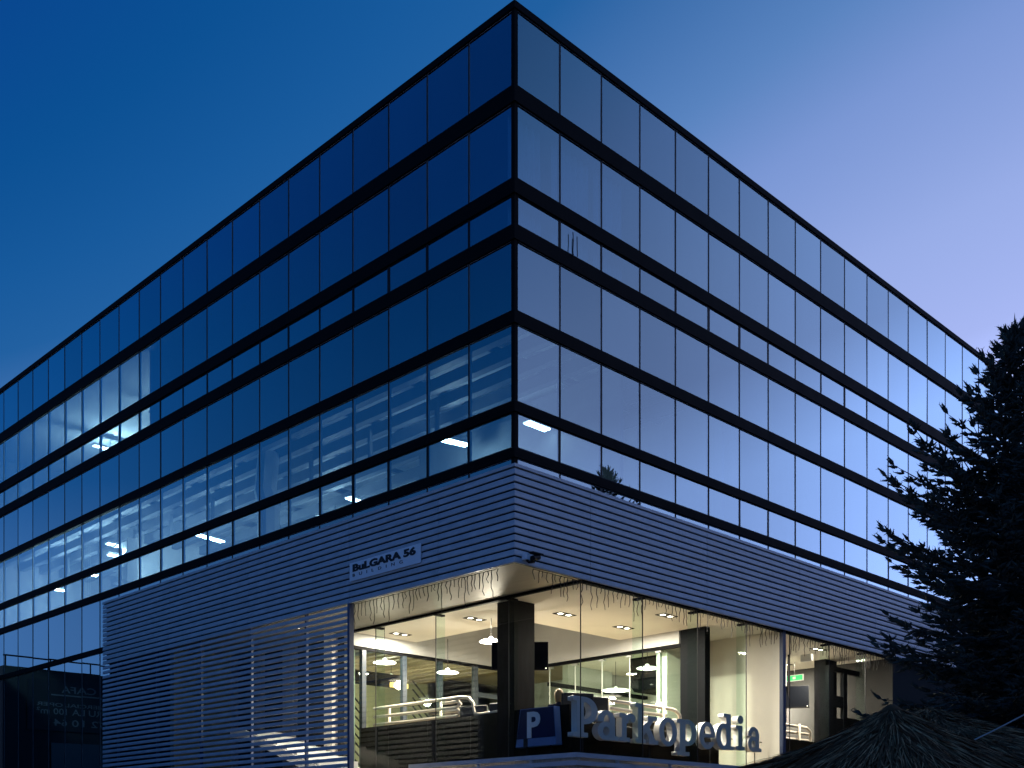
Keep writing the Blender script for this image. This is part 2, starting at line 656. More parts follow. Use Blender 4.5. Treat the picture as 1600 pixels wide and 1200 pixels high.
def put_pane(side, n, z0, z1, name, x_glass=0.0):
    a0, a1 = n * SP + .015, (n + 1) * SP - .015
    if n == 0:
        a0 = .06
    w, h = a1 - a0, z1 - z0
    c, zc = (a0 + a1) / 2, (z0 + z1) / 2
    jy, jz = math.radians(random.gauss(0, .10)), math.radians(random.gauss(0, .14))
    if side == 'L':
        loc, rot = (x_glass, c, zc), (0, jy, jz)
    else:
        loc, rot = (c, x_glass, zc), (0, jy, math.pi / 2 + jz)
    o = inst(pane_mesh(w, h, name), name, bld, loc, rot)
    if name == 'vent_window':
        f = inst(frame_mesh(w, h, random.choice((.006, .010, .026))), 'window_frame', o, (0, 0, 0), (0, 0, 0 if side == 'L' else math.pi))
    return o


for nm, yt, yb, sp in rows:
    for n in range(NL):
        put_pane('L', n, Z(yb), Z(yt), nm)
    for n in range(NR):
        put_pane('R', n, Z(yb), Z(yt), nm)
for n in range(13, NL):
    put_pane('L', n, 3.42, Z(847.5), 'glass_pane')

# horizontal bands, corner post, copings, mullions
cuts = [131, 160, 275.7, 302.5, 349, 374.5, 483, 505.2, 625, 643.5, 698.3, 715]
for i in range(0, len(cuts), 2):
    z1, z0 = Z(cuts[i]), Z(cuts[i + 1])
    # profile with a sloping top ledge, mitred at the corner
    for side in 'LR':
        pr = [(.05, z0), (-.055, z0), (-.055, z1 - .03), (-.02, z1), (.05, z1)]
        m = MB()
        n = len(pr)
        if side == 'L':
            vs = [(p, p, q) for p, q in pr] + [(p, LEN, q) for p, q in pr]
            m.add(vs, [tuple(range(n)), tuple(reversed(range(n, 2 * n)))] +
                  [(k, n + k, n + (k + 1) % n, (k + 1) % n) for k in range(n)])
        else:
            vs = [(p, p, q) for p, q in pr] + [(LEN, p, q) for p, q in pr]
            m.add(vs, [tuple(reversed(range(n))), tuple(range(n, 2 * n))] +
                  [(k, (k + 1) % n, n + (k + 1) % n, n + k) for k in range(n)])
        part(m, 'spandrel_band', M_BLACK, bld)
part(MB().box(-.055, .05, 12.9 * SP, LEN, Z(847.5), Z(835)), 'spandrel_band', M_BLACK, bld)
part(MB().box(-.055, .05, 12.9 * SP, LEN, 3.2, 3.42), 'spandrel_band', M_BLACK, bld)
part(MB().prism([(-.028, -.028), (.058, -.028), (.058, .03), (.03, .058), (-.028, .058)], 8.0, Z(14)), 'corner_post', M_BLACK, bld)
for side in 'LR':
    pr = [(.3, Z(14)), (-.05, Z(14)), (-.05, Z(3)), (-.03, Z(1)), (.3, Z(1))]
    m = MB()
    n = len(pr)
    if side == 'L':
        vs = [(p, p, q) for p, q in pr] + [(p, LEN, q) for p, q in pr]
    else:
        vs = [(p, p, q) for p, q in pr] + [(LEN, p, q) for p, q in pr]
    m.add(vs, [tuple(range(n)), tuple(reversed(range(n, 2 * n)))] +
          [(k, n + k, n + (k + 1) % n, (k + 1) % n) for k in range(n)])
    part(m, 'roof_coping', M_BLACK, bld)
mull = MB().box(-.014, .05, -.017, .017, 7.2, Z(14)).mesh('mullion', M_FRAME)
mull2 = MB().box(-.014, .05, -.017, .017, 3.42, Z(14)).mesh('mullion', M_FRAME)
for n in range(1, NL + 1):
    inst(mull2 if n > 13 else mull, 'mullion', bld, (0, n * SP, 0))
for n in range(1, NR + 1):
    inst(mull, 'mullion', bld, (n * SP, 0, 0), (0, 0, math.pi / 2))

# spandrel backings, slabs, ceilings, core
for nm, yt, yb, sp in rows:
    if sp:
        part(MB().box(.06, .09, .09, LEN, Z(yb) - .05, Z(yt) + .05), 'backing_panel', M_BACK, bld)
        part(MB().box(.09, LEN, .06, .09, Z(yb) - .05, Z(yt) + .05), 'backing_panel', M_BACK, bld)
part(MB().box(.06, .09, 16.3, LEN, 3.3, Z(840)), 'backing_panel', M_BACK, bld)


def lshape(z0, z1, d=7.0, e=.1):
    return MB().prism([(e, e), (LEN - .05, e), (LEN - .05, d), (d, d), (d, LEN - .05), (e, LEN - .05)], z0, z1)


part(lshape(8.0, 8.38), 'floor_slab', M_SLAB, bld)
part(lshape(11.62, 12.45), 'floor_slab', M_CEIL, bld)
part(lshape(15.05, 15.3), 'office_ceiling', M_CEIL, bld)
part(MB().box(.32, LEN, .32, LEN, 16.2, 16.55), 'roof', M_CONC, bld)
for z0, z1 in ((8.38, 11.62), (12.45, 15.05)):
    part(MB().box(7.0, 7.2, 7.0, LEN - .05, z0, z1), 'core_wall', M_WALL, bld)
    part(MB().box(7.2, LEN - .05, 7.0, 7.2, z0, z1), 'core_wall', M_WALL, bld)
part(MB().box(.05, LEN, LEN - .04, LEN + .3, 0, 16.5), 'end_wall', M_CONC, bld)
part(MB().box(LEN - .04, LEN + .3, .05, LEN - .1, 0, 16.5), 'end_wall', M_CONC, bld)
# second-floor open ceiling: long beams parallel to the left front, hangers and cross bars
for x in (.75, 1.45, 2.15, 2.85, 3.8, 4.8, 5.9):
    part(MB().box(x - .09, x + .09, .5, LEN - .2, 11.18, 11.44), 'ceiling_beam', M_BEAM, bld)
for y in np.arange(2.0, 26, 2.4):
    part(MB().box(.35, 6.9, y - .05, y + .05, 11.46, 11.58), 'cross_beam', M_BEAM, bld)
    part(MB().box(1.95, 2.03, y - .04, y + .04, 10.5, 11.3), 'hanger', M_BEAM, bld)
for y in (2.4, 7.2, 12.0, 16.8, 21.6):
    part(MB().box(5.2, 5.6, y - .2, y + .2, 8.38, 11.62), 'column', M_WALL, bld)
    part(MB().box(5.2, 5.6, y - .2, y + .2, 12.45, 15.05), 'column', M_WALL, bld)
for x in (7.2, 12.0, 16.8):
    part(MB().box(x - .2, x + .2, 5.2, 5.6, 8.38, 11.62), 'column', M_WALL, bld)
# bent white air duct seen behind the second floor glass
dm = MB()
dm.tube([(1.0, 9.6, 9.0), (1.0, 9.6, 9.9), (1.1, 9.9, 10.3), (1.2, 9.9, 11.3)], .28, 8)
part(dm, 'air_duct', M_WHITE, bld)
# partitions between lit and dark offices
part(MB().box(.4, 7.0, 14.5, 14.6, 12.45, 15.05), 'partition_wall', M_WALL, bld)  # added wall, confines the third floor light to the far left
part(MB().box(2.4, 7.0, 19.6, 19.7, 8.38, 11.62), 'partition_wall', M_WHITE, bld)
part(MB().box(7.1, 7.2, .4, 7.0, 8.38, 11.62), 'partition_wall', M_WALL, bld)
part(MB().box(3.6, 3.7, .5, 6.9, 8.38, 11.16), 'partition_wall', M_BEAM, bld)  # added wall, blocks the corner tube's light from the right front

# ------------------------------------------------------------------ fluorescent lights upstairs
def tube_light(x, y, z, ln, ang, label, group, e=E_TUBE, power=0):
    t = thing('fluorescent_light', label, 'lamp', (x, y, z), group)
    c, s_ = math.cos(ang), math.sin(ang)

    def bx(a0, a1, b0, b1, z0, z1):
        vs = []
        for zz in (z0, z1):
            for b in (b0, b1):
                for a in (a0, a1):
                    vs.append((x + a * c - b * s_, y + a * s_ + b * c, z + zz))
        return MB().add(vs, [(0, 2, 3, 1), (4, 5, 7, 6), (0, 1, 5, 4), (2, 6, 7, 3), (0, 4, 6, 2), (1, 3, 7, 5)])
    part(bx(-ln / 2, ln / 2, -.11, .11, .03, .09), 'housing', M_WHITE, t)
    part(bx(-ln / 2 + .03, ln / 2 - .03, -.09, .09, 0, .028), 'diffuser', e, t)
    part(MB().tube([(x, y, z + .09), (x, y, z + .5)], .01, 6), 'hanger', M_BEAM, t)
    if power:
        add_light('tube_glow', 'POINT', t, (0, 0, -.12), power, (.88, 1.0, 1.0), .1)
    return t


G2 = 'tube lights hanging on the second floor behind the left front'
tube_light(2.62, 4.6, 10.6, .85, -.19, 'long bright tube light near the corner on the left front', G2, power=80)
tube_light(2.6, 15.2, 10.45, 1.0, .2, 'bright tube light glowing above the middle of the louvred cladding', G2, power=176)
tube_light(.95, 17.7, 10.4, .7, 0, 'short bright tube light above the tall white shelves upstairs', G2, power=300)
tube_light(1.5, 18.9, 10.4, .6, 0, 'short tube light just left of the white shelves upstairs', G2, power=142)
tube_light(1.6, 21.0, 10.2, .5, 0, 'small tube light over the white blinds at left', G2, power=850)
tube_light(1.8, 23.9, 10.2, .5, 0, 'leftmost small tube light on the second floor', G2, power=750)
tube_light(2.0, 7.4, 9.75, .55, .2, 'thin white tube light low behind the fourth bay from the corner', G2, E_TUBEDIM)
tube_light(2.6, 8.2, 9.35, .35, .2, 'thin white tube light lowest beside the bent air duct', G2, E_TUBEDIM)
tube_light(4.4, 11.5, 10.6, 1.2, 0, 'dim tube light deep inside the second floor', G2, E_TUBEDIM, power=168)
G3 = 'tube lights on the third floor at the far left'
tube_light(2.5, 17.5, 14.6, 1.2, 0, 'tube light of the lit third floor room, nearer the corner', G3, E_TUBEDIM, power=126)
tube_light(2.5, 21.5, 14.6, 1.2, 0, 'tube light of the lit third floor room, at far left', G3, E_TUBEDIM, power=550)
tube_light(3.1, 2.4, 10.5, .7, .0, 'faint tube light seen through the first right hand pane', None, E_TUBEDIM)

# blinds, shelves and curtains behind the glass
GB = 'white vertical blinds behind the far left glass'
nb = ['leftmost', 'second from left', 'third from left', 'rightmost']
for i, n in enumerate((18, 17, 16, 15)):
    for z0, h, fl in ((8.45, 2.0, 'second'), (12.5, 1.75, 'third')):
        m = MB()
        y0 = n * SP + .12
        for k in range(5):
            a = y0 + k * .14
            m.add([(.30, a, z0), (.35, a + .12, z0), (.35, a + .12, z0 + h), (.30, a, z0 + h),
                   (.305, a, z0), (.355, a + .12, z0), (.355, a + .12, z0 + h), (.305, a, z0 + h)],
                  [(0, 1, 2, 3), (7, 6, 5, 4), (0, 4, 5, 1), (2, 6, 7, 3)])
        single(m, 'window_blind', M_BLIND if (n, fl) != (17, 'third') else M_BLINDY, ('white' if (n, fl) != (17, 'third') else 'yellowish') + ' vertical blind on the %s floor, %s of its row' % (fl, nb[i]), 'blind', GB)
sh = thing('shelf_unit', 'tall white shelves lit by short tubes behind second floor glass', 'shelf', (1.2, 17.0, 8.38))
part(MB().box(1.0, 1.04, 16.6, 17.5, 8.38, 10.4), 'back_panel', M_WHITE, sh)
for k in range(6):
    part(MB().box(.7, 1.0, 16.6, 17.5, 8.45 + .37 * k, 8.48 + .37 * k), 'shelf_board', M_WHITE, sh)
part(MB().box(.7, 1.0, 16.56, 16.6, 8.38, 10.4), 'side_panel', M_WHITE, sh)

GC = 'pale curtains behind the top floor glass right of the corner'
for i, (a, b) in enumerate(((.16, 1.02), (1.32, 2.3), (2.52, 3.35))):
    m = MB()
    K = 40
    ph = i * 1.7
    top, bot = [], []
    for k in range(K + 1):
        t = k / K
        x = a + (b - a) * t
        yy = .30 + .045 * math.sin(t * 34 + ph) + .02 * math.sin(t * 71 + ph * 2)
        top.append((x, yy, 14.9))
        bot.append((x + .04 * math.sin(3 * t + ph), yy + .02 * math.sin(t * 12), 12.75 + .05 * math.sin(ph)))
    vs = top + bot + [(p[0], p[1] + .006, p[2]) for p in top] + [(p[0], p[1] + .006, p[2]) for p in bot]
    n = K + 1
    fs = []
    for k in range(K):
        fs.append((k, n + k, n + k + 1, k + 1))
        fs.append((2 * n + k, 2 * n + k + 1, 3 * n + k + 1, 3 * n + k))
    m.add(vs, fs)
    single(m, 'curtain', M_CURT, 'pale folded curtain behind the %s top floor pane right of the corner' % ('first', 'second', 'third')[i], 'curtain', GC, smooth=True)

# ================================================================== SIDING AND LOUVRE SCREEN
P = -.25
scr = thing('louvred_cladding', 'grey horizontal board cladding and louvre screen wrapped round the lower corner', 'cladding', (P, P, 2.0))
PITCH = .1308
Z0 = 6.53
YL, XR = 16.1, 19.0


def board_prof(z, h, d=.045):
    # face leaning out a little at the foot, rounded nose
    return [(P, z), (P - .004, z + .012), (P, z + h * .55), (P + .012, z + h), (P + d, z + h), (P + d, z + .008)]


def mitred(prof, side, a0, a1, mit):
    """board running from a0 to a1 along the front; mit: the a0 end follows the corner mitre"""
    n = len(prof)
    m = MB()
    if side == 'L':
        vs = [(p, p if mit else a0, q) for p, q in prof] + [(p, a1, q) for p, q in prof]
        m.add(vs, [tuple(range(n)), tuple(reversed(range(n, 2 * n)))] + [(k, n + k, n + (k + 1) % n, (k + 1) % n) for k in range(n)])
    else:
        vs = [(p if mit else a0, p, q) for p, q in prof] + [(a1, p, q) for p, q in prof]
        m.add(vs, [tuple(reversed(range(n))), tuple(range(n, 2 * n))] + [(k, (k + 1) % n, n + (k + 1) % n, n + k) for k in range(n)])
    return m


jl = [0, 1.8, 4.62, 8.5, 12.3, YL]
jr = [0, 1.8, 5.6, 9.4, 13.2, 16.2, XR]
for k in range(13):
    z = Z0 + k * PITCH
    pr = board_prof(z, .104)
    for js, side in ((jl, 'L'), (jr, 'R')):
        for i in range(len(js) - 1):
            part(mitred(pr, side, js[i] + .005, js[i + 1] - .005, i == 0), 'siding_board', M_SIDING, scr)
# cap flashing and dark membrane behind the boards
capz = Z0 + 13 * PITCH
for side in 'LR':
    pr = [(P - .008, capz), (P - .008, capz + .055), (P + .05, capz + .06), (P + .05, capz)]
    part(mitred(pr, side, 0, YL if side == 'L' else XR, True), 'cap_flashing', M_SIDING, scr)
    pr = [(P + .06, Z0 + .01), (P + .06, capz - .01), (P + .08, capz - .01), (P + .08, Z0 + .01)]
    part(mitred(pr, side, 0, YL - .12 if side == 'L' else XR - .1, True), 'membrane', M_DARKVOID, scr)
    # ledge between cladding and glass
    pr = [(P + .05, capz + .005), (P + .05, capz + .02), (-.06, capz + .02), (-.06, capz + .005)]
    part(mitred(pr, side, 0, YL if side == 'L' else XR, True), 'ledge', M_SIDING, scr)
# open slats of the screen
k = 0
z = Z0 - PITCH
while z > 2.05:
    pr = [(P, z), (P - .003, z + .01), (P, z + .05), (P + .008, z + .080), (P + .05, z + .080), (P + .05, z + .006)]
    part(mitred(pr, 'L', 4.66, YL, False), 'slat', M_SLAT, scr)
    z -= PITCH
for y in (4.62, 6.26, 8.48, 10.78, 13.05, 15.3):
    part(MB().box(P + .052, P + .11, y - .03, y + .03, 2.0, Z0 + .3), 'screen_post', M_BLUEPOST, scr)
part(MB().box(P - .012, P + .05, 4.58, 4.655, 2.0, Z0 - .004), 'end_post', M_BLUEPOST, scr)

# ------------------------------------------------------------------ name plate on the cladding
npl = thing('name_plate', 'blue white plate lettered BuLGARA 56 BUILDING on the left cladding', 'sign', (P - .03, 3.41, 6.96))
part(MB().box(P - .03, P - .012, 2.28, 4.55, 6.965, 7.34), 'plate', M_PLATE, npl)


def place_text(me, parent, width, height, origin, u, v, org, name='lettering'):
    """fit text mesh into a rectangle: origin is its lower left, u reading direction, v up (building frame)"""
    co = np.empty(len(me.vertices) * 3)
    me.vertices.foreach_get('co', co)
    co = co.reshape(-1, 3)
    mn, mx_ = co.min(0), co.max(0)
    s0 = width / (mx_[0] - mn[0])
    s1 = height / (mx_[1] - mn[1])
    u, v = np.array(u, float), np.array(v, float)
    w = np.cross(u, v)
    new = (np.array(origin) - np.array(org))[None, :] + (co[:, :1] - mn[0]) * s0 * u + (co[:, 1:2] - mn[1]) * s1 * v + co[:, 2:3] * w
    me.vertices.foreach_set('co', new.ravel())
    me.update()
    o = bpy.data.objects.new(name, me)
    return link(o, parent)


place_text(text_mesh('BuLGARA 56', 1, .004, M_INK, offset=.05), npl, 2.02, .16, (P - .035, 4.44, 7.145), (0, -1, 0), (0, 0, 1), ORG[npl])
place_text(text_mesh('BUILDING', 1, .003, M_INK, offset=.0, space=2.6), npl, 1.62, .062, (P - .034, 4.44, 7.045), (0, -1, 0), (0, 0, 1), ORG[npl])

# ------------------------------------------------------------------ security camera on the corner
sc_ = thing('security_camera', 'small dark security camera on the cladding just right of the corner', 'camera', (0.03, P - .02, 6.62))
part(MB().box(-.06, .04, P - .10, P + .01, 6.60, 6.72), 'wall_bracket', M_PLATE, sc_)
part(MB().tube([(0.0, P - .06, 6.60), (0.02, P - .09, 6.56), (.12, P - .13, 6.58)], .028, 8), 'arm', M_PLASTIC, sc_)
part(MB().tube([(.04, P - .16, 6.62), (.24, P - .12, 6.68)], .05, 10), 'camera_body', M_PLASTIC, sc_)
part(MB().box(.02, .29, P - .20, P - .07, 6.715, 6.735), 'sun_hood', M_PLASTIC, sc_)

# ================================================================== CAFE SHELL (parts of the building)
GX, GY = 1.67, -.11       # left glass plane x, right glass plane y
FZ, CZ = 3.2, 6.55
RX = 14.45                # right end of the shopfront
part(MB().prism([(GX - .1, GY - .1), (RX + .2, GY - .1), (RX + .2, 12.5), (GX - .1, 12.5)], 2.9, FZ), 'cafe_floor', M_WOODF, bld)
part(MB().box(GX + .02, 3.75, GY + .02, 7.2, CZ, CZ + .16), 'cafe_ceiling', M_CREAM, bld)
part(MB().box(3.75, 8.86, GY + .02, 3.4, CZ, CZ + .16), 'cafe_ceiling', M_CREAM, bld)
part(MB().box(8.9, RX + .3, GY + .02, 7.2, CZ, CZ + .16), 'cafe_ceiling', M_CREAM, bld)
part(MB().box(3.6, 7.3, 3.3, 7.4, 7.75, 7.9), 'void_ceiling', M_GREY, bld)
part(MB().box(GX, 7.3, 7.2, 7.38, 6.24, 7.75), 'grey_upper_wall', M_GREY, bld)
part(MB().box(7.1, 7.28, 1.6, 7.2, 6.24, 7.75), 'grey_upper_wall', M_GREY, bld)
part(MB().box(7.1, 7.3, .86, 1.56, FZ, CZ - .005), 'dark_pillar', M_DUCT, bld)
part(MB().box(8.83, 9.05, GY + .06, 2.29, FZ, CZ), 'cream_wall', M_CREAM, bld)
part(MB().box(7.3, 8.83, 2.1, 2.25, FZ, CZ), 'cream_wall', M_CREAM, bld)
# soffit outside the left glass
ys = [P + .09, 1.95, 4.0, 6.3, 8.6, 10.9, 13.2, YL - .1]
for i in range(len(ys) - 1):
    part(MB().box(P + .09, GX - .002, ys[i] + .004, ys[i + 1] - .004, CZ, CZ + .05), 'soffit_panel', M_SOFFIT, bld)
part(MB().box(GX, XR, P + .09, GY - .03, CZ, CZ + .05), 'soffit_panel', M_SOFFIT, bld)
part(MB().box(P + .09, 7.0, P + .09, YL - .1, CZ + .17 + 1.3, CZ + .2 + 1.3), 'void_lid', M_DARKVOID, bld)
# dark recessed wall behind the louvre screen, with pilasters
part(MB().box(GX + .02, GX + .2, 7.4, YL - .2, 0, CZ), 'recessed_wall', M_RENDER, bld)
for y in (9.6, 11.1, 12.4, 14.2):
    part(MB().box(GX - .1, GX + .02, y - .25, y + .25, 2.4, CZ), 'pilaster', M_CONC, bld)
part(MB().box(GX - .16, GX + .02, 7.66, 7.98, 2.4, CZ), 'pilaster', M_CREAM, bld)
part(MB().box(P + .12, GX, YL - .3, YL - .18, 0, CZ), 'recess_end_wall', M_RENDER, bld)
part(MB().box(P + .12, GX + .2, 4.7, YL - .3, 2.2, 2.4), 'landing', M_CONC, bld)
# plinth under the shopfront
part(MB().box(GX - .05, RX + .2, GY - .02, GY + .12, .0, 2.9), 'plinth_wall', M_CONC, bld)
part(MB().box(GX - .06, GX + .1, GY + .12, 7.2, .0, 2.9), 'plinth_wall', M_CONC, bld)
part(MB().box(RX, XR, GY, GY + .2, 0, CZ), 'side_wall', M_RENDER, bld)
part(MB().box(RX, RX + .15, GY + .2, 12, 0, CZ), 'side_wall', M_RENDER, bld)

# stairs with white side behind the screen
st = thing('stair_flight', 'white stair flight lit up behind the louvre screen', 'stairs', (1.0, 8.0, 2.4))
for k in range(7):
    y0 = 6.55 + k * .42
    zt = 3.42 + k * .135
    part(MB().box(.35, 1.45, y0, y0 + .45, zt - .16, zt), 'step', M_WHITE, st)
pts = [(6.5, 3.25), (9.6, 4.30), (10.2, 4.30), (10.2, 4.12), (9.6, 4.10), (6.5, 3.02)]
part(MB().extr(pts, 'x', 1.47, 1.53), 'stringer', M_WHITE, st)
part(MB().extr(pts, 'x', .28, .34), 'stringer', M_WHITE, st)

# low slatted rail outside, under the glass
pl = thing('plinth_rail', 'blue grey slatted rail running under the shop glass round the corner', 'rail', (1.3, -.32, 2.0))
for k in range(7):
    z1 = 3.245 - k * .15
    pr = [(0, z1 - .085), (0, z1), (.045, z1), (.045, z1 - .085)]
    part(MB().extr([(1.3 + p, q) for p, q in pr], 'y', -.32, 4.55), 'rail_slat', M_SLAT, pl)
    part(MB().extr([(-.32 + p, q) for p, q in pr], 'x', 1.346, RX), 'rail_slat', M_SLAT, pl)
for y in (.9, 2.4, 3.9):
    part(MB().box(1.348, 1.40, y - .03, y + .03, 0, 3.2), 'rail_post', M_SLAT, pl)
for x in (2.6, 4.3, 6.0, 7.7, 9.4, 11.1, 12.8):
    part(MB().box(x - .03, x + .03, -.272, -.22, 0, 3.2), 'rail_post', M_SLAT, pl)

# ------------------------------------------------------------------ shopfront glazing
sf = thing('shopfront', 'tall frameless glass shopfront of the lit corner cafe', 'shopfront', (GX, GY, FZ))
lj = [GY, 1.83, 4.07, 6.17, 7.2]
rj = [GX, 3.56, 5.45, 7.32, 8.83, 9.17, 11.04, 12.9, RX]
for a, b in zip(lj[:-1], lj[1:]):
    part(MB().box(GX - .006, GX + .006, a + .008, b - .008, FZ + .03, CZ - .05), 'glass_panel', M_CLEAR, sf)
for a, b in zip(rj[:-1], rj[1:]):
    if (a, b) == (8.83, 9.17):
        continue
    part(MB().box(a + .008, b - .008, GY - .006, GY + .006, FZ + .03, CZ - .05), 'glass_panel', M_CLEAR, sf)
for y in lj[1:-1]:
    part(MB().box(GX - .008, GX + .010, y - .0075, y + .0075, FZ + .02, CZ - .05), 'joint_seal', M_INK, sf)
    part(MB().box(GX + .012, GX + .26, y - .007, y + .007, FZ + .02, CZ - .02), 'glass_fin', M_FIN, sf)
    part(MB().box(GX - .03, GX + .22, y - .05, y + .05, CZ - .075, CZ - .035), 'patch_fitting', M_BLACK, sf)
for x in rj[1:-1]:
    if x not in (8.83,):
        part(MB().box(x - .0075, x + .0075, GY - .008, GY + .010, FZ + .02, CZ - .05), 'joint_seal', M_INK, sf)
    if x not in (8.83, 9.17):
        part(MB().box(x - .007, x + .007, GY + .012, GY + .26, FZ + .02, CZ - .02), 'glass_fin', M_FIN, sf)
        part(MB().box(x - .05, x + .05, GY - .03, GY + .22, CZ - .075, CZ - .035), 'patch_fitting', M_BLACK, sf)
part(MB().box(8.80, 8.92, GY - .05, GY + .05, FZ - .05, CZ), 'blue_post', M_BLUEPOST, sf)
part(MB().box(GX - .0075, GX + .0075, GY - .0075, GY + .0075, FZ + .02, CZ - .02), 'corner_seal', M_INK, sf)
part(MB().box(GX - .04, GX + .04, GY + .05, 7.2, CZ - .055, CZ - .004), 'head_rail', M_BLACK, sf)
part(MB().box(GX - .04, RX, GY - .04, GY + .04, CZ - .05, CZ - .003), 'head_rail', M_BLACK, sf)
part(MB().box(GX - .05, GX + .05, GY + .05, 7.2, FZ - .06, FZ + .03), 'base_rail', M_BLACK, sf)
part(MB().box(GX - .05, RX, GY - .05, GY + .05, FZ - .06, FZ + .032), 'base_rail', M_BLACK, sf)

# inner column, knee wall
part(MB().box(1.97, 2.57, 1.97, 2.47, FZ, CZ - .004), 'black_column', M_COLUMN, bld)
kw = thing('low_wall', 'dark bronze low wall standing behind the shop glass', 'wall', (2.0, .4, FZ))
yk = [.45, 1.9, 3.3, 4.7, 6.1, 7.15]
for a, b in zip(yk[:-1], yk[1:]):
    part(MB().box(1.98, 2.06, a + .003, b - .003, FZ, 4.27), 'wall_panel', M_KNEE, kw)
xk = [2.065, 3.3, 4.6, 5.9, 7.05]
for a, b in zip(xk[:-1], xk[1:]):
    part(MB().box(a + .004, b - .004, .44, .52, FZ, 4.10), 'wall_panel', M_KNEE, kw)
part(MB().box(9.1, 12.2, .7, .78, FZ, 4.15), 'wall_panel', M_KNEE, kw)

# ------------------------------------------------------------------ rear glass partitions and the rooms behind
p1 = thing('glass_partition', 'rear glass wall with blue grey posts left of the black column', 'partition', (4.4, 7.25, FZ))
part(MB().box(GX + .1, 7.1, 7.2, 7.3, 6.16, 6.236), 'top_rail', M_BLACK, p1)
xs = [1.7, 2.12, 3.38, 4.57, 5.8, 7.05]
for x in xs[1:-1]:
    part(MB().box(x - .06, x + .06, 7.19, 7.31, FZ, 6.16), 'post', M_POST, p1)
for a, b in zip(xs[:-1], xs[1:]):
    part(MB().box(a + .062, b - .062, 7.244, 7.256, FZ, 6.155), 'glass_panel', M_PART, p1)
part(MB().box(5.86, 7.05, 7.2, 7.3, 5.38, 5.5), 'transom', M_POST, p1)
p2 = thing('glass_partition', 'frameless rear glass wall with small top clips right of the black column', 'partition', (7.2, 4.4, FZ))
part(MB().box(7.1, 7.2, 1.57, 7.19, 6.16, 6.236), 'top_rail', M_BLACK, p2)
jj = [1.57, 2.22, 3.12, 4.01, 4.91, 5.81, 6.6, 7.15]
for a, b in zip(jj[:-1], jj[1:]):
    part(MB().box(7.144, 7.156, a + .006, b - .006, FZ, 6.155), 'glass_panel', M_PART, p2)
for a in jj[1:-1]:
    part(MB().box(7.14, 7.16, a - .010, a + .010, FZ, 6.1), 'joint_strip', M_MINT, p2)
    part(MB().box(7.10, 7.20, a - .09, a + .09, 6.10, 6.14), 'clip', M_CHROME, p2)
# room behind, left: ochre wall, batten ceiling
part(MB().box(-.1, 8.5, 12.3, 12.5, FZ, 6.9), 'ochre_wall', M_OLIVE, bld)
part(MB().box(1.9, 2.0, 7.4, 12.3, FZ, 6.9), 'room_wall', M_MINT, bld)
part(MB().box(1.66, 12.4, 7.4, 12.3, 6.72, 6.85), 'room_ceiling', M_WOOD, bld)
for k in range(16):
    x = 1.75 + k * .42
    part(MB().box(x, x + .17, 7.42, 12.28, 6.45, 6.70), 'batten', M_BEAM if k < 5 else M_WOOD, bld)
part(MB().box(2.2, 4.9, 9.2, 9.6, 5.75, 6.05), 'service_duct', M_DUCT, bld)
wl = single(MB().box(4.5, 5.05, 9.08, 9.19, 5.7, 5.82), 'wall_lamp', E_WARM, 'glowing amber lamp under the dark duct behind the rear glass', 'lamp')
sr = thing('stair_railing', 'black raking stair bars behind the rear glass beside the screen', 'railing', (2.4, 8.5, FZ))
for k in range(9):
    z0 = 3.3 + k * .22
    part(MB().tube([(1.75, 8.3, z0 + .9), (2.9, 8.3, z0 - .1)], .022, 6), 'bar', M_PLASTIC, sr)
sr2 = thing('stair_railing', 'black raking stair bars behind the rear glass near the black column', 'railing', (4.8, 8.5, FZ))
for k in range(5):
    z0 = 4.2 + k * .22
    part(MB().tube([(4.55, 8.3, z0 + .7), (5.35, 8.3, z0)], .022, 6), 'bar', M_PLASTIC, sr2)
# room behind, right: mint walls
part(MB().box(12.0, 12.2, 1.8, 12.3, FZ, 6.9), 'mint_wall', M_MINT, bld)
part(MB().box(7.3, 12.0, 2.3, 2.42, FZ, 6.9), 'mint_wall', M_MINT, bld)
part(MB().box(7.3, 12.0, 2.42, 7.38, 6.72, 6.85), 'room_ceiling', M_MINT, bld)
part(MB().box(7.6, 11.8, 6.2, 6.32, 5.75, 5.85), 'room_rail', M_BLACK, bld)
du = thing('ventilation_duct', 'black angular ventilation duct hanging behind the right rear glass', 'duct', (9.0, 3.0, 5.4))
part(MB().extr([(2.6, 6.3), (2.6, 5.75), (2.8, 5.52), (3.9, 5.42), (4.05, 5.6), (4.05, 6.3)], 'x', 8.3, 9.4), 'duct_body', M_DUCT, du)
part(MB().box(8.5, 9.3, 2.45, 2.6, 6.05, 6.25), 'duct_branch', M_DUCT, du)
# second shop bay
part(MB().box(9.06, 11.0, 6.9, 7.1, FZ, CZ), 'bay_wall', M_MINT, bld)
part(MB().box(11.0, RX, 5.0, 5.2, FZ, CZ), 'bay_wall', M_CREAM, bld)
part(MB().box(13.3, 13.9, 1.25, 1.6, FZ, CZ - .005), 'black_column', M_COLUMN, bld)
db = thing('dark_partition', 'dark panelled partition with openings in the right hand bay', 'partition', (13.6, .9, FZ))
part(MB().box(12.75, RX - .02, .85, .95, 6.15, 6.28), 'top_rail', M_BLACK, db)
part(MB().box(12.75, 13.0, .85, .95, FZ, 6.15), 'panel', M_DUCT, db)
part(MB().box(13.55, 13.75, .85, .95, FZ, 6.15), 'panel', M_DUCT, db)
part(MB().box(13.0, 13.55, .86, .94, 5.2, 5.5), 'panel', M_DUCT, db)
part(MB().box(13.0, 13.55, .86, .94, 4.1, 4.9), 'panel', M_DUCT, db)
part(MB().box(13.75, RX - .02, .86, .94, 4.5, 4.95), 'panel', M_DUCT, db)

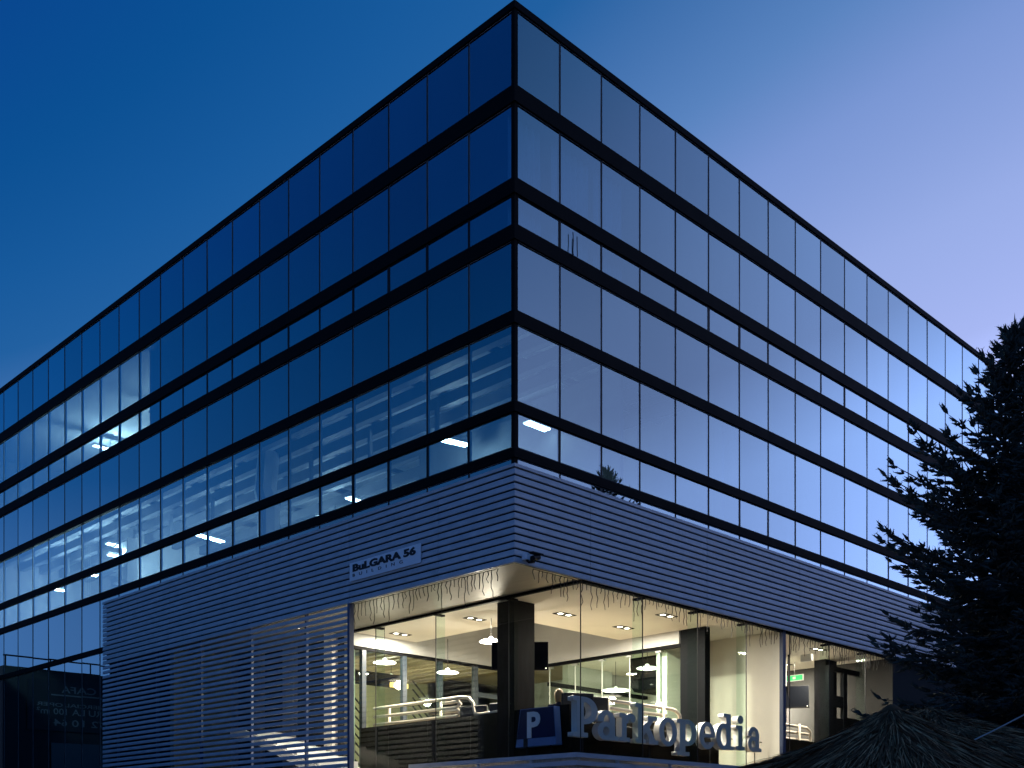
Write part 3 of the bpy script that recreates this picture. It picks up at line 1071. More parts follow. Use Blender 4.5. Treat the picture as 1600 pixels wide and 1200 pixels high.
# ------------------------------------------------------------------ lights of the cafe
WARM = (1.0, .88, .73)


def downlight(x, y, label, power, z=CZ):
    t = thing('recessed_downlight', label, 'lamp', (x, y, z), 'recessed twin downlights in the cafe ceiling')
    m = MB()
    m.box(x - .26, x + .26, y - .12, y - .10, z - .012, z - .001)
    m.box(x - .26, x + .26, y + .10, y + .12, z - .012, z - .001)
    m.box(x - .26, x - .24, y - .10, y + .10, z - .012, z - .001)
    m.box(x + .24, x + .26, y - .10, y + .10, z - .012, z - .001)
    m.box(x - .02, x + .02, y - .10, y + .10, z - .012, z - .001)
    part(m, 'trim_ring', M_BLACK, t)
    for s_ in (-.13, .13):
        part(MB().lathe([(.06, 0), (.06, .004)], (x + s_, y, z - .010), 16), 'lens', E_DOWN, t)
        part(MB().lathe([(.085, 0), (.085, .003)], (x + s_, y, z - .006), 16), 'reflector', M_CHROME, t)
    if power:
        add_light('downlight_beam', 'AREA', t, (0, 0, -.03), power, WARM, .28)
    return t


PW = 270
downlight(2.75, 6.6, 'twin downlight in the cream ceiling furthest left', PW)
downlight(2.76, 4.0, 'twin downlight in the cream ceiling just left of the black column', PW)
downlight(3.81, 2.25, 'twin downlight in the cream ceiling just right of the black column', PW)
downlight(5.9, 2.3, 'twin downlight in the cream ceiling beside the rear dark pillar', PW)
downlight(5.5, .75, 'twin downlight in the cream ceiling close to the icicle wires', PW)
downlight(13.25, 2.5, 'twin downlight in the right bay nearer the exit sign', PW)
downlight(11.75, .6, 'twin downlight in the right bay nearest the glass', PW)


def pendant(x, y, z, label, power, r=.27, top=CZ):
    t = thing('pendant_lamp', label, 'lamp', (x, y, z), 'white disc pendant lamps of the cafe')
    part(MB().lathe([(r, 0), (r * 1.01, .010), (r * .8, .035), (.055, .05), (.05, .10), (.02, .12)], (x, y, z), 28), 'lamp_shade', E_SHADE, t)
    part(MB().lathe([(r * .93, -.006), (r * .93, -.001)], (x, y, z), 28), 'diffuser', E_LAMP, t)
    part(MB().tube([(x, y, z + .12), (x, y, top)], .008, 6), 'cord', M_WIRE, t)
    if power:
        add_light('pendant_glow', 'POINT', t, (0, 0, -.12), power, (1.0, .89, .74), .12)
    return t


pendant(1.95, 6.2, 5.72, 'white disc pendant furthest left, near the louvre screen', 55)
pendant(4.0, 6.3, 5.72, 'white disc pendant before the rear glass left of the column', 70)
pendant(2.98, 3.7, 6.02, 'white disc pendant half hidden by the black column', 130)
pendant(7.75, 3.05, 5.88, 'white disc pendant beside the black duct at right', 55, top=6.72)
pendant(9.6, 5.6, 5.75, 'white disc pendant deep in the right rear room', 110, r=.4, top=6.72)
pendant(5.2, 10.0, 6.1, 'white disc pendant in the room with the ochre wall', 130, r=.3, top=6.45)
pendant(3.0, 11.2, 6.1, 'white disc pendant at the back beside the ochre wall', 130, r=.3, top=6.45)
pendant(10.6, 3.6, 5.6, 'white disc pendant low in the right hand bay', 150, r=.3)
pendant(13.9, 3.2, 5.5, 'white disc pendant behind the dark partition', 160, r=.25)
sl = thing('recess_lamp', 'round lamp in the soffit lighting the stairs behind the louvres', 'lamp', (.5, 7.6, CZ))
part(MB().lathe([(.05, -.03), (.05, -.002)], (.5, 7.6, CZ), 16), 'lens', E_LAMP, sl)
add_light('recess_beam', 'SPOT', sl, (0, 0, -.06), 70, WARM, .08, spot=math.radians(80))

# ------------------------------------------------------------------ cafe furniture
def pipe_rail(pts_rows, posts, label, r=.04, name='pipe_bench'):
    allp = [p for row in pts_rows for p in row]
    org = (sum(p[0] for p in allp) / len(allp), sum(p[1] for p in allp) / len(allp), FZ)
    t = thing(name, label, 'bench', org)
    for row in pts_rows:
        part(MB().tube(row, r, 10), 'rail', M_PIPE, t, True)
    for a, b in posts:
        part(MB().tube([a, b], r * .8, 8), 'post', M_PIPE, t, True)
    return t


yb = 2.35
pipe_rail([[(yb, 7.1, 4.76), (yb, 4.0, 4.76), (yb, 3.75, 4.72), (yb, 3.62, 4.6), (yb, 3.55, 4.36), (yb, 3.4, 4.33), (yb, 2.7, 4.35)],
           [(yb, 7.1, 4.56), (yb, 4.15, 4.55), (yb, 4.02, 4.62), (yb, 4.1, 4.68), (yb, 4.6, 4.68)],
           [(yb, 7.1, 4.37), (yb, 4.1, 4.36), (yb, 4.0, 4.42), (yb, 4.1, 4.48), (yb, 4.6, 4.48)]],
          [((yb + .06, 6.6, FZ), (yb + .06, 6.6, 4.78)), ((yb + .06, 4.75, FZ), (yb + .06, 4.75, 4.78))],
          'triple cream pipe bench back above the low wall left of the black column')
xb = .85
pipe_rail([[(2.9, xb, 4.52), (5.75, xb, 4.52), (5.95, xb, 4.50), (6.1, xb, 4.42), (6.14, xb, 4.2), (6.14, xb, FZ)],
           [(3.3, xb, 4.36), (5.6, xb, 4.36)], [(3.3, xb, 4.2), (5.6, xb, 4.2)]],
          [((3.55, xb - .06, FZ), (3.55, xb - .06, 4.55)), ((5.45, xb - .06, FZ), (5.45, xb - .06, 4.55))],
          'triple cream pipe bench back behind the big letters')
pipe_rail([[(9.2, .95, 4.56), (11.75, .95, 4.54), (11.95, .95, 4.45), (11.98, .95, 4.2), (11.98, .95, FZ)],
           [(9.2, .95, 4.38), (11.85, .95, 4.37)], [(9.2, .95, 4.2), (11.85, .95, 4.2)]],
          [((11.3, .88, FZ), (11.3, .88, 4.6))],
          'triple cream pipe bench back in the right hand bay')


def armchair(x, y, ang, label, zs=1.04):
    t = thing('armchair', label, 'chair', (x, y, FZ), 'black armchairs with cream pipe frames')
    c, s_ = math.cos(ang), math.sin(ang)

    def rot(mb):
        mb.v = [(x + a * c - b * s_, y + a * s_ + b * c, FZ + z) for a, b, z in mb.v]
        return mb
    bevel(part(rot(MB().box(-.33, .33, -.32, .30, zs - .48, zs - .33)), 'seat', M_LEATHER, t), .03, 3)
    b = MB().add([(-.35, .26, zs - .40), (.35, .26, zs - .40), (.33, .36, zs + .30), (-.33, .36, zs + .30),
                  (-.35, .40, zs - .40), (.35, .40, zs - .40), (.33, .46, zs + .30), (-.33, .46, zs + .30)],
                 [(0, 1, 2, 3), (5, 4, 7, 6), (4, 5, 1, 0), (3, 2, 6, 7), (4, 0, 3, 7), (1, 5, 6, 2)])
    bevel(part(rot(b), 'backrest', M_LEATHER, t), .03, 3)
    for sx in (-.37, .37):
        m = MB()
        m.tube([(sx, -.32, 0), (sx, -.32, zs - .08), (sx, -.28, zs - .04), (sx, .30, zs - .04), (sx, .34, zs - .08), (sx, .34, 0)], .02, 8)
        part(rot(m), 'arm_frame', M_PIPE, t, True)
    part(rot(MB().tube([(-.37, .34, .30), (.37, .34, .30)], .016, 8)), 'stretcher', M_PIPE, t, True)
    return t


armchair(2.85, 2.95, math.radians(115), 'black armchair just left of the black column')
armchair(2.75, 3.75, math.radians(110), 'black armchair at the end of the left pipe bench')
armchair(2.62, .98, math.radians(150), 'black armchair beside the blue parking sign')
armchair(3.2, 1.15, math.radians(160), 'black armchair with the blond person, before the first big letter')

tb = thing('cafe_table', 'small dark square cafe table behind the pipe bench at right', 'table', (4.6, 1.7, FZ))
part(MB().box(4.2, 5.0, 1.4, 2.1, 4.33, 4.38), 'table_top', M_LEATHER, tb)
part(MB().tube([(4.6, 1.75, FZ), (4.6, 1.75, 4.33)], .04, 10), 'leg', M_PLASTIC, tb)
part(MB().lathe([(.25, 0), (.25, .02), (.05, .05)], (4.6, 1.75, FZ), 20), 'base', M_PLASTIC, tb)
tb = thing('cafe_table', 'small dark cafe table behind the left pipe bench', 'table', (3.0, 5.0, FZ))
part(MB().box(2.7, 3.4, 4.5, 5.5, 4.52, 4.57), 'table_top', M_LEATHER, tb)
part(MB().tube([(3.0, 5.0, FZ), (3.0, 5.0, 4.52)], .04, 10), 'leg', M_PLASTIC, tb)
part(MB().lathe([(.25, 0), (.25, .02), (.05, .05)], (3.0, 5.0, FZ), 20), 'base', M_PLASTIC, tb)


def television(x, y, z, w, h, ang, tilt, label, top):
    t = thing('television', label, 'television', (x, y, z))
    c, s_ = math.cos(ang), math.sin(ang)

    def rot(mb):
        out = []
        for a, b, q in mb.v:
            b2, q2 = b * math.cos(tilt) - q * math.sin(tilt), b * math.sin(tilt) + q * math.cos(tilt)
            out.append((x + a * c - b2 * s_, y + a * s_ + b2 * c, z + q2))
        mb.v = out
        return mb
    bevel(part(rot(MB().box(-w / 2, w / 2, 0, .05, -h / 2, h / 2)), 'casing', M_PLASTIC, t), .006)
    part(rot(MB().box(-w / 2 + .02, w / 2 - .02, -.004, -.001, -h / 2 + .03, h / 2 - .02)), 'screen', M_SCREEN, t)
    part(rot(MB().box(w / 2 - .06, w / 2 - .045, -.006, -.002, -h / 2 + .035, -h / 2 + .05)), 'standby_light', E_DOWN, t)
    part(rot(MB().box(-.1, .1, .05, .12, -.1, .1)), 'bracket', M_PLASTIC, t)
    part(MB().tube([(x - s_ * .1 * 0, y + .09 * c, z), (x, y + .09 * c, top)], .025, 8), 'pole', M_PLASTIC, t)
    return t


# faces the camera: its front normal points along (-1,-1) of the building frame
television(3.05, 2.87, 5.62, 1.24, .62, -R45, 0, 'black flat television hung behind the black column', CZ)
television(11.95, 1.55, 5.42, 1.0, .62, -R45 - .25, math.radians(-12), 'black tilted television under the green exit sign', CZ)
ex = thing('exit_sign', 'small green lit exit sign in the right hand bay', 'exit sign', (13.2, 2.2, 6.05))
part(MB().box(13.14, 13.18, 1.85, 2.4, 6.02, 6.19), 'casing', M_WHITE, ex)
part(MB().box(13.134, 13.139, 1.87, 2.38, 6.035, 6.175), 'lit_face', E_EXIT, ex)
part(MB().box(13.130, 13.1335, 2.08, 2.17, 6.07, 6.14), 'running_figure_mark', M_WHITE, ex)
part(MB().tube([(13.16, 2.12, 6.19), (13.16, 2.12, CZ)], .01, 6), 'cord', M_WIRE, ex)
spk = single(MB().box(11.3, 11.42, .55, .85, 6.2, 6.38), 'projector', M_WHITE, 'small pale projector box under the right bay ceiling', 'projector')

# ------------------------------------------------------------------ blue parking sign box
ps = thing('parking_sign', 'navy box sign with a pale letter P standing inside the glass corner', 'sign', (1.80, 1.1, 3.45))
x0, x1 = 1.73, 1.90
zb, zm, zt = 3.47, 3.62, 4.23


def frust(xa, xb_, y0b, y1b, y0t, y1t, z0, z1):
    return MB().add([(xa, y0b, z0), (xa, y1b, z0), (xb_, y1b, z0), (xb_, y0b, z0), (xa, y0t, z1), (xa, y1t, z1), (xb_, y1t, z1), (xb_, y0t, z1)],
                    [(0, 3, 2, 1), (4, 5, 6, 7), (0, 1, 5, 4), (1, 2, 6, 5), (2, 3, 7, 6), (3, 0, 4, 7)])


part(frust(x0 + .006, x1, .575, 1.695, .64, 1.565, zb, zt), 'sign_box', M_MIDBLUE, ps)
part(frust(x0, x0 + .004, .60, 1.66, .66, 1.545, zm + .01, zt - .012), 'face', M_NAVY, ps)
part(frust(x0, x0 + .004, .60, 1.67, .60, 1.66, zb + .012, zm), 'lower_band', M_MIDBLUE, ps)
part(MB().box(x0 - .003, x0 + .001, 1.35, 1.47, zb, zm + .01), 'strap', M_INK, ps)
part(MB().tube([(1.82, .8, FZ), (1.82, .8, zb)], .02, 8), 'leg', M_PLASTIC, ps)
part(MB().tube([(1.82, 1.45, FZ), (1.82, 1.45, zb)], .02, 8), 'leg', M_PLASTIC, ps)


# ------------------------------------------------------------------ big slab-serif letters
def sd_box(X, Y, x0, y0, x1, y1):
    dx = np.maximum(x0 - X, X - x1)
    dy = np.maximum(y0 - Y, Y - y1)
    return np.maximum(dx, dy)


def sd_ring(X, Y, cx, cy, rx, ry, t):
    d1 = (np.sqrt(((X - cx) / rx) ** 2 + ((Y - cy) / ry) ** 2) - 1) * min(rx, ry)
    tx = t
    d2 = (np.sqrt(((X - cx) / max(.05, rx - tx)) ** 2 + ((Y - cy) / max(.05, ry - t * .72)) ** 2) - 1) * min(rx, ry)
    return np.maximum(d1, -d2)


def sd_seg(X, Y, ax, ay, bx, by, r):
    px_, py_ = X - ax, Y - ay
    ux, uy = bx - ax, by - ay
    h = np.clip((px_ * ux + py_ * uy) / (ux * ux + uy * uy), 0, 1)
    return np.hypot(px_ - ux * h, py_ - uy * h) - r


def sd_ell(X, Y, cx, cy, rx, ry):
    return (np.sqrt(((X - cx) / rx) ** 2 + ((Y - cy) / ry) ** 2) - 1) * min(rx, ry)


def glyph(ch, X, Y):
    B, mn = (lambda *a: sd_box(X, Y, *a)), np.minimum
    if ch == 'P':
        d = mn(B(.14, 0, .40, 1.4), B(0, 0, .56, .16))
        d = mn(d, B(0, 1.24, .45, 1.4))
        bowl = np.maximum(sd_ring(X, Y, .44, .93, .50, .47, .25), .30 - X)
        return mn(d, bowl)
    if ch == 'p':
        d = mn(B(.12, -.42, .36, 1.0), B(0, -.42, .54, -.27))
        d = mn(d, B(0, .85, .3, 1.0))
        bowl = np.maximum(sd_ring(X, Y, .46, .50, .40, .52, .24), .2 - X)
        return mn(d, bowl)
    if ch == 'a':
        d = mn(B(.50, .06, .74, .74), B(.55, 0, .90, .15))
        d = mn(d, sd_ring(X, Y, .36, .30, .36, .32, .23))
        arch = np.maximum(sd_ring(X, Y, .38, .66, .36, .36, .23), .62 - Y)
        d = mn(d, arch)
        d = mn(d, sd_ell(X, Y, .14, .76, .13, .11))
        return d
    if ch == 'r':
        d = mn(B(.12, 0, .37, 1.0), B(0, 0, .54, .15))
        d = mn(d, B(0, .85, .3, 1.0))
        arch = np.maximum(np.maximum(sd_ring(X, Y, .60, .62, .36, .40, .22), .66 - Y), X - .74)
        d = mn(d, arch)
        return mn(d, sd_ell(X, Y, .70, .84, .13, .15))
    if ch == 'k':
        d = mn(B(.12, 0, .37, 1.42), B(0, 0, .48, .15))
        d = mn(d, B(0, 1.27, .3, 1.42))
        d = mn(d, np.maximum(np.maximum(sd_seg(X, Y, .36, .40, .80, .95, .095), Y - 1.0), -Y))
        d = mn(d, B(.56, .86, 1.0, 1.0))
        d = mn(d, np.maximum(np.maximum(sd_seg(X, Y, .50, .62, .84, .04, .115), Y - 1.0), -Y))
        return mn(d, B(.62, 0, 1.06, .15))
    if ch == 'o':
        return sd_ring(X, Y, .45, .5, .45, .53, .24)
    if ch == 'e':
        d = sd_ring(X, Y, .43, .5, .43, .53, .23)
        gap = B(.42, .26, 1.2, .44)
        d = np.maximum(d, -gap)
        return mn(d, np.maximum(B(.12, .44, .80, .57), sd_ell(X, Y, .43, .5, .43, .53)))
    if ch == 'd':
        d = mn(B(.52, .05, .76, 1.42), B(.54, 0, .92, .15))
        d = mn(d, B(.38, 1.27, .70, 1.42))
        return mn(d, np.maximum(sd_ring(X, Y, .40, .50, .40, .53, .24), X - .62))
    if ch == 'i':
        d = mn(B(.13, 0, .37, 1.0), B(0, 0, .50, .15))
        d = mn(d, B(0, .85, .3, 1.0))
        return mn(d, sd_ell(X, Y, .25, 1.24, .17, .17))


def contours(ch):
    st_ = .025
    xs_ = np.arange(-.15, 1.25, st_)
    ys_ = np.arange(-.6, 1.65, st_)
    X, Y = np.meshgrid(xs_ + .0007, ys_ + .0011)
    D = glyph(ch, X, Y) + 1e-7
    segs = {}

    def ip(j, i, j2, i2):
        a, b = D[j, i], D[j2, i2]
        t = a / (a - b)
        return (X[j, i] + (X[j2, i2] - X[j, i]) * t, Y[j, i] + (Y[j2, i2] - Y[j, i]) * t)
    # edges keyed so that neighbours share the point
    for j in range(D.shape[0] - 1):
        for i in range(D.shape[1] - 1):
            c = [D[j, i] < 0, D[j, i + 1] < 0, D[j + 1, i + 1] < 0, D[j + 1, i] < 0]
            if all(c) or not any(c):
                continue
            E_ = [((j, i, j, i + 1), c[0], c[1]), ((j, i + 1, j + 1, i + 1), c[1], c[2]),
                  ((j + 1, i, j + 1, i + 1), c[3], c[2]), ((j, i, j + 1, i), c[0], c[3])]
            cr_ = [e[0] for e in E_ if e[1] != e[2]]
            if len(cr_) == 2:
                pairs = [(cr_[0], cr_[1])]
            else:
                pairs = [(cr_[0], cr_[1]), (cr_[2], cr_[3])] if c[1] else [(cr_[0], cr_[3]), (cr_[1], cr_[2])]
            for a, b in pairs:
                segs.setdefault(a, []).append(b)
                segs.setdefault(b, []).append(a)
    loops = []
    seen = set()
    for s0 in segs:
        if s0 in seen:
            continue
        loop = [s0]
        seen.add(s0)
        cur = s0
        while True:
            nx = [q for q in segs[cur] if q not in seen]
            if not nx:
                break
            cur = nx[0]
            seen.add(cur)
            loop.append(cur)
        P_ = [ip(*e) for e in loop]
        if len(P_) > 8:
            # drop points on straight runs
            Q = []
            n = len(P_)
            for k in range(n):
                a, b, c_ = Vector(P_[k - 1]), Vector(P_[k]), Vector(P_[(k + 1) % n])
                if (b - a).length < .004:
                    continue
                if abs((b - a).normalized().cross((c_ - b).normalized() if (c_ - b).length > 1e-6 else (b - a).normalized())) > .02:
                    Q.append(P_[k])
            loops.append(Q)
    return loops


def letter_mesh(ch):
    c = bpy.data.curves.new('l', 'CURVE')
    c.dimensions = '2D'
    c.fill_mode = 'BOTH'
    c.extrude = .5
    for lp in contours(ch):
        s_ = c.splines.new('POLY')
        s_.points.add(len(lp) - 1)
        for q, p_ in zip(s_.points, lp):
            q.co = (p_[0], p_[1], 0, 1)
        s_.use_cyclic_u = True
    o = bpy.data.objects.new('l', c)
    COL.objects.link(o)
    dg = bpy.context.evaluated_depsgraph_get()
    me = bpy.data.meshes.new_from_object(o.evaluated_get(dg))
    bpy.data.objects.remove(o)
    bpy.data.curves.remove(c)
    me.materials.clear()
    me.materials.append(M_LETTER)
    return me


F_ = 1734.0


def on_y(px_, py_, yp):
    a, c = (px_ - 800) / F_, (1313 - py_) / F_
    t = (yp / RR + CY - CX) / (1 - a)
    dx, dy = a * t - CX, t - CY
    return ((dx + dy) * RR, (dy - dx) * RR, 1.6 + c * t)


def on_x(px_, py_, xp):
    a, c = (px_ - 800) / F_, (1313 - py_) / F_
    t = (xp / RR + CX + CY) / (1 + a)
    dx, dy = a * t - CX, t - CY
    return ((dx + dy) * RR, (dy - dx) * RR, 1.6 + c * t)


ls = thing('letter_sign', 'large raised letters spelling Parkopedia standing inside the right shop glass', 'sign', (5.0, .12, FZ))
fy, dep = .10, .15
for ch, a, b, yt, ybm in (('P', 896, 934, 1089, 1152), ('a', 934, 967, 1110, 1157), ('r', 968, 993, 1114, 1159), ('k', 993, 1029, 1100, 1162),
                          ('o', 1030, 1058, 1121, 1166), ('p', 1058, 1089, 1124, 1181), ('e', 1093, 1118, 1128, 1170.5),
                          ('d', 1119, 1147, 1115, 1172), ('i', 1150, 1164, 1118, 1172), ('a', 1169, 1190, 1136, 1175)):
    me = letter_mesh(ch)
    co = np.empty(len(me.vertices) * 3)
    me.vertices.foreach_get('co', co)
    co = co.reshape(-1, 3)
    mn_, mx_ = co.min(0), co.max(0)
    A, Bp = on_y(a, ybm, fy), on_y(b, yt, fy)
    zlo = on_y((a + b) / 2, ybm, fy)[2]
    zhi = on_y((a + b) / 2, yt, fy)[2]
    nx = A[0] + (co[:, 0] - mn_[0]) / (mx_[0] - mn_[0]) * (Bp[0] - A[0])
    nz_ = zlo + (co[:, 1] - mn_[1]) / (mx_[1] - mn_[1]) * (zhi - zlo)
    ny = fy + dep * (.5 - co[:, 2])
    og = ORG[ls]
    me.vertices.foreach_set('co', np.stack([nx - og[0], ny - og[1], nz_ - og[2]], 1).ravel())
    me.update()
    link(bpy.data.objects.new('letter', me), ls)
part(MB().tube([(2.0, fy + .2, 3.92), (8.6, fy + .2, 3.92)], .012, 6), 'mounting_bar', M_WIRE, ls)
for x in (2.2, 4.3, 6.5, 8.3):
    part(MB().tube([(x, fy + .2, FZ), (x, fy + .2, 3.92)], .012, 6), 'support_rod', M_WIRE, ls)
# letter P of the parking sign: plain sans face
pm = text_mesh('P', 1, .006, M_PLATE, offset=.03)
place_text(pm, ps, .36, .52, (x0 - .006, 1.36, zm + .02), (0, -1, 0), (0, 0, 1), ORG[ps], 'letter')

# ------------------------------------------------------------------ icicle light wires under the cladding
def icicles(side, a0, a1, label):
    mid = (a0 + a1) / 2
    off = P + .06
    org = (off, mid, 6.0) if side == 'L' else (mid, off, 6.0)
    t = thing('icicle_lights', label, 'string lights', org)

    def pt(a, dz, dn=0):
        return (off + dn, a, Z0 - .02 + dz) if side == 'L' else (a, off + dn, Z0 - .02 + dz)
    row = [pt(a0 + (a1 - a0) * k / 60, -.012 * abs(math.sin(k * .9))) for k in range(61)]
    part(MB().tube(row, .006, 5), 'lead_wire', M_WIRE, t)
    a = a0
    i = 0
    while a < a1:
        ln = random.choice((.14, .2, .26, .34, .42, .5)) * random.uniform(.85, 1.15)
        n = max(3, int(ln / .075))
        pts_ = []
        q = a
        for k in range(n + 1):
            pts_.append(pt(q + random.uniform(-.028, .028), -ln * k / n, random.uniform(-.01, .01)))
        m = MB().tube(pts_, .009, 4, .006)
        part(m, 'strand', M_WIRE, t)
        a += random.uniform(.08, .16)
        i += 1
    return t


icicles('L', .25, 4.5, 'unlit icicle light wires hanging under the left cladding edge')
icicles('R', .3, 8.7, 'unlit icicle light wires hanging over the big letters')
icicles('R', 9.1, RX, 'unlit icicle light wires hanging over the right hand bay')

# ------------------------------------------------------------------ seated person, seen above the chair back
def person():
    bx, by = 2.62, 1.32
    t = thing('person', 'blond person in dark clothes seated with back of head above black chair', 'person', (bx, by, FZ))
    zs = FZ + .62
    verts = [(0, 0, zs - .02), (0, .01, zs + .2), (0, .02, zs + .42), (0, .02, zs + .56), (0, .0, zs + .66),
             (.19, .02, zs + .52), (.24, -.06, zs + .26), (.16, -.26, zs + .16), (-.19, .02, zs + .52), (-.24, -.06, zs + .26), (-.16, -.26, zs + .16),
             (.10, -.05, zs - .03), (.12, -.44, zs), (.12, -.46, zs - .42), (.12, -.60, zs - .46),
             (-.10, -.05, zs - .03), (-.12, -.44, zs), (-.12, -.46, zs - .42), (-.12, -.60, zs - .46)]
    rad = [.15, .14, .15, .07, .055, .07, .048, .038, .07, .048, .038, .10, .07, .05, .04, .10, .07, .05, .04]
    edges = [(0, 1), (1, 2), (2, 3), (3, 4), (2, 5), (5, 6), (6, 7), (2, 8), (8, 9), (9, 10), (0, 11), (11, 12), (12, 13), (13, 14), (0, 15), (15, 16), (16, 17), (17, 18)]
    me = bpy.data.meshes.new('b')
    me.from_pydata([(v[0], v[1], v[2] - FZ) for v in verts], edges, [])
    o = bpy.data.objects.new('b', me)
    COL.objects.link(o)
    o.modifiers.new('s', 'SKIN')
    for d, r in zip(me.skin_vertices[0].data, rad):
        d.radius = (r, r)
    me.skin_vertices[0].data[0].use_root = True
    ss = o.modifiers.new('u', 'SUBSURF')
    ss.levels = 2
    dg = bpy.context.evaluated_depsgraph_get()
    m2 = bpy.data.meshes.new_from_object(o.evaluated_get(dg))
    bpy.data.objects.remove(o)
    m2.materials.clear()
    m2.materials.append(M_CLOTH)
    for p_ in m2.polygons:
        p_.use_smooth = True
    bo = bpy.data.objects.new('body', m2)
    link(bo, t)
    ang = math.radians(140)
    bo.rotation_euler = (0, 0, ang)
    # head: ellipsoid with nose and jaw, facing -y of the body
    hv = MB()
    n, m_ = 20, 14
    vs, fs = [], []
    for j in range(m_ + 1):
        ph = math.pi * j / m_
        for i in range(n):
            th = 2 * math.pi * i / n
            x = .078 * math.sin(ph) * math.cos(th)
            y = .098 * math.sin(ph) * math.sin(th)
            z = .115 * math.cos(ph)
            if z < 0:
                x *= 1 + .9 * z
            if math.sin(th) < -.95 and abs(z + .01) < .04:
                y -= .022
            if abs(math.sin(th)) < .2 and abs(z) < .03:
                x *= 1.12
            vs.append((x, y, zs + .75 - FZ + z))
    for j in range(m_):
        for i in range(n):
            fs.append((j * n + i, (j + 1) * n + i, (j + 1) * n + (i + 1) % n, j * n + (i + 1) % n))
    hv.add(vs, fs)
    hm = hv.mesh('head', M_SKIN, smooth=True)
    ho = bpy.data.objects.new('head', hm)
    link(ho, bo)
    hh = MB()
    vs, fs = [], []
    for j in range(m_ + 1):
        ph = math.pi * j / m_ * .78
        for i in range(n):
            th = 2 * math.pi * i / n
            jit = 1 + .05 * math.sin(7 * th + 3 * ph) + .04 * math.sin(13 * th)
            front = math.sin(th) < -.35 and ph > .9
            k = .86 if front else 1.0
            vs.append((.096 * math.sin(ph) * math.cos(th) * jit * k, (.112 * math.sin(ph) * math.sin(th) + .015) * jit * k,
                       zs + .765 - FZ + .128 * math.cos(ph) - (0 if front else .06 * max(0, ph - 1.6))))
    for j in range(m_):
        for i in range(n):
            fs.append((j * n + i, (j + 1) * n + i, (j + 1) * n + (i + 1) % n, j * n + (i + 1) % n))
    hh.add(vs, fs)
    link(bpy.data.objects.new('hair', hh.mesh('hair', M_HAIR, smooth=True)), bo)
    return t


person()

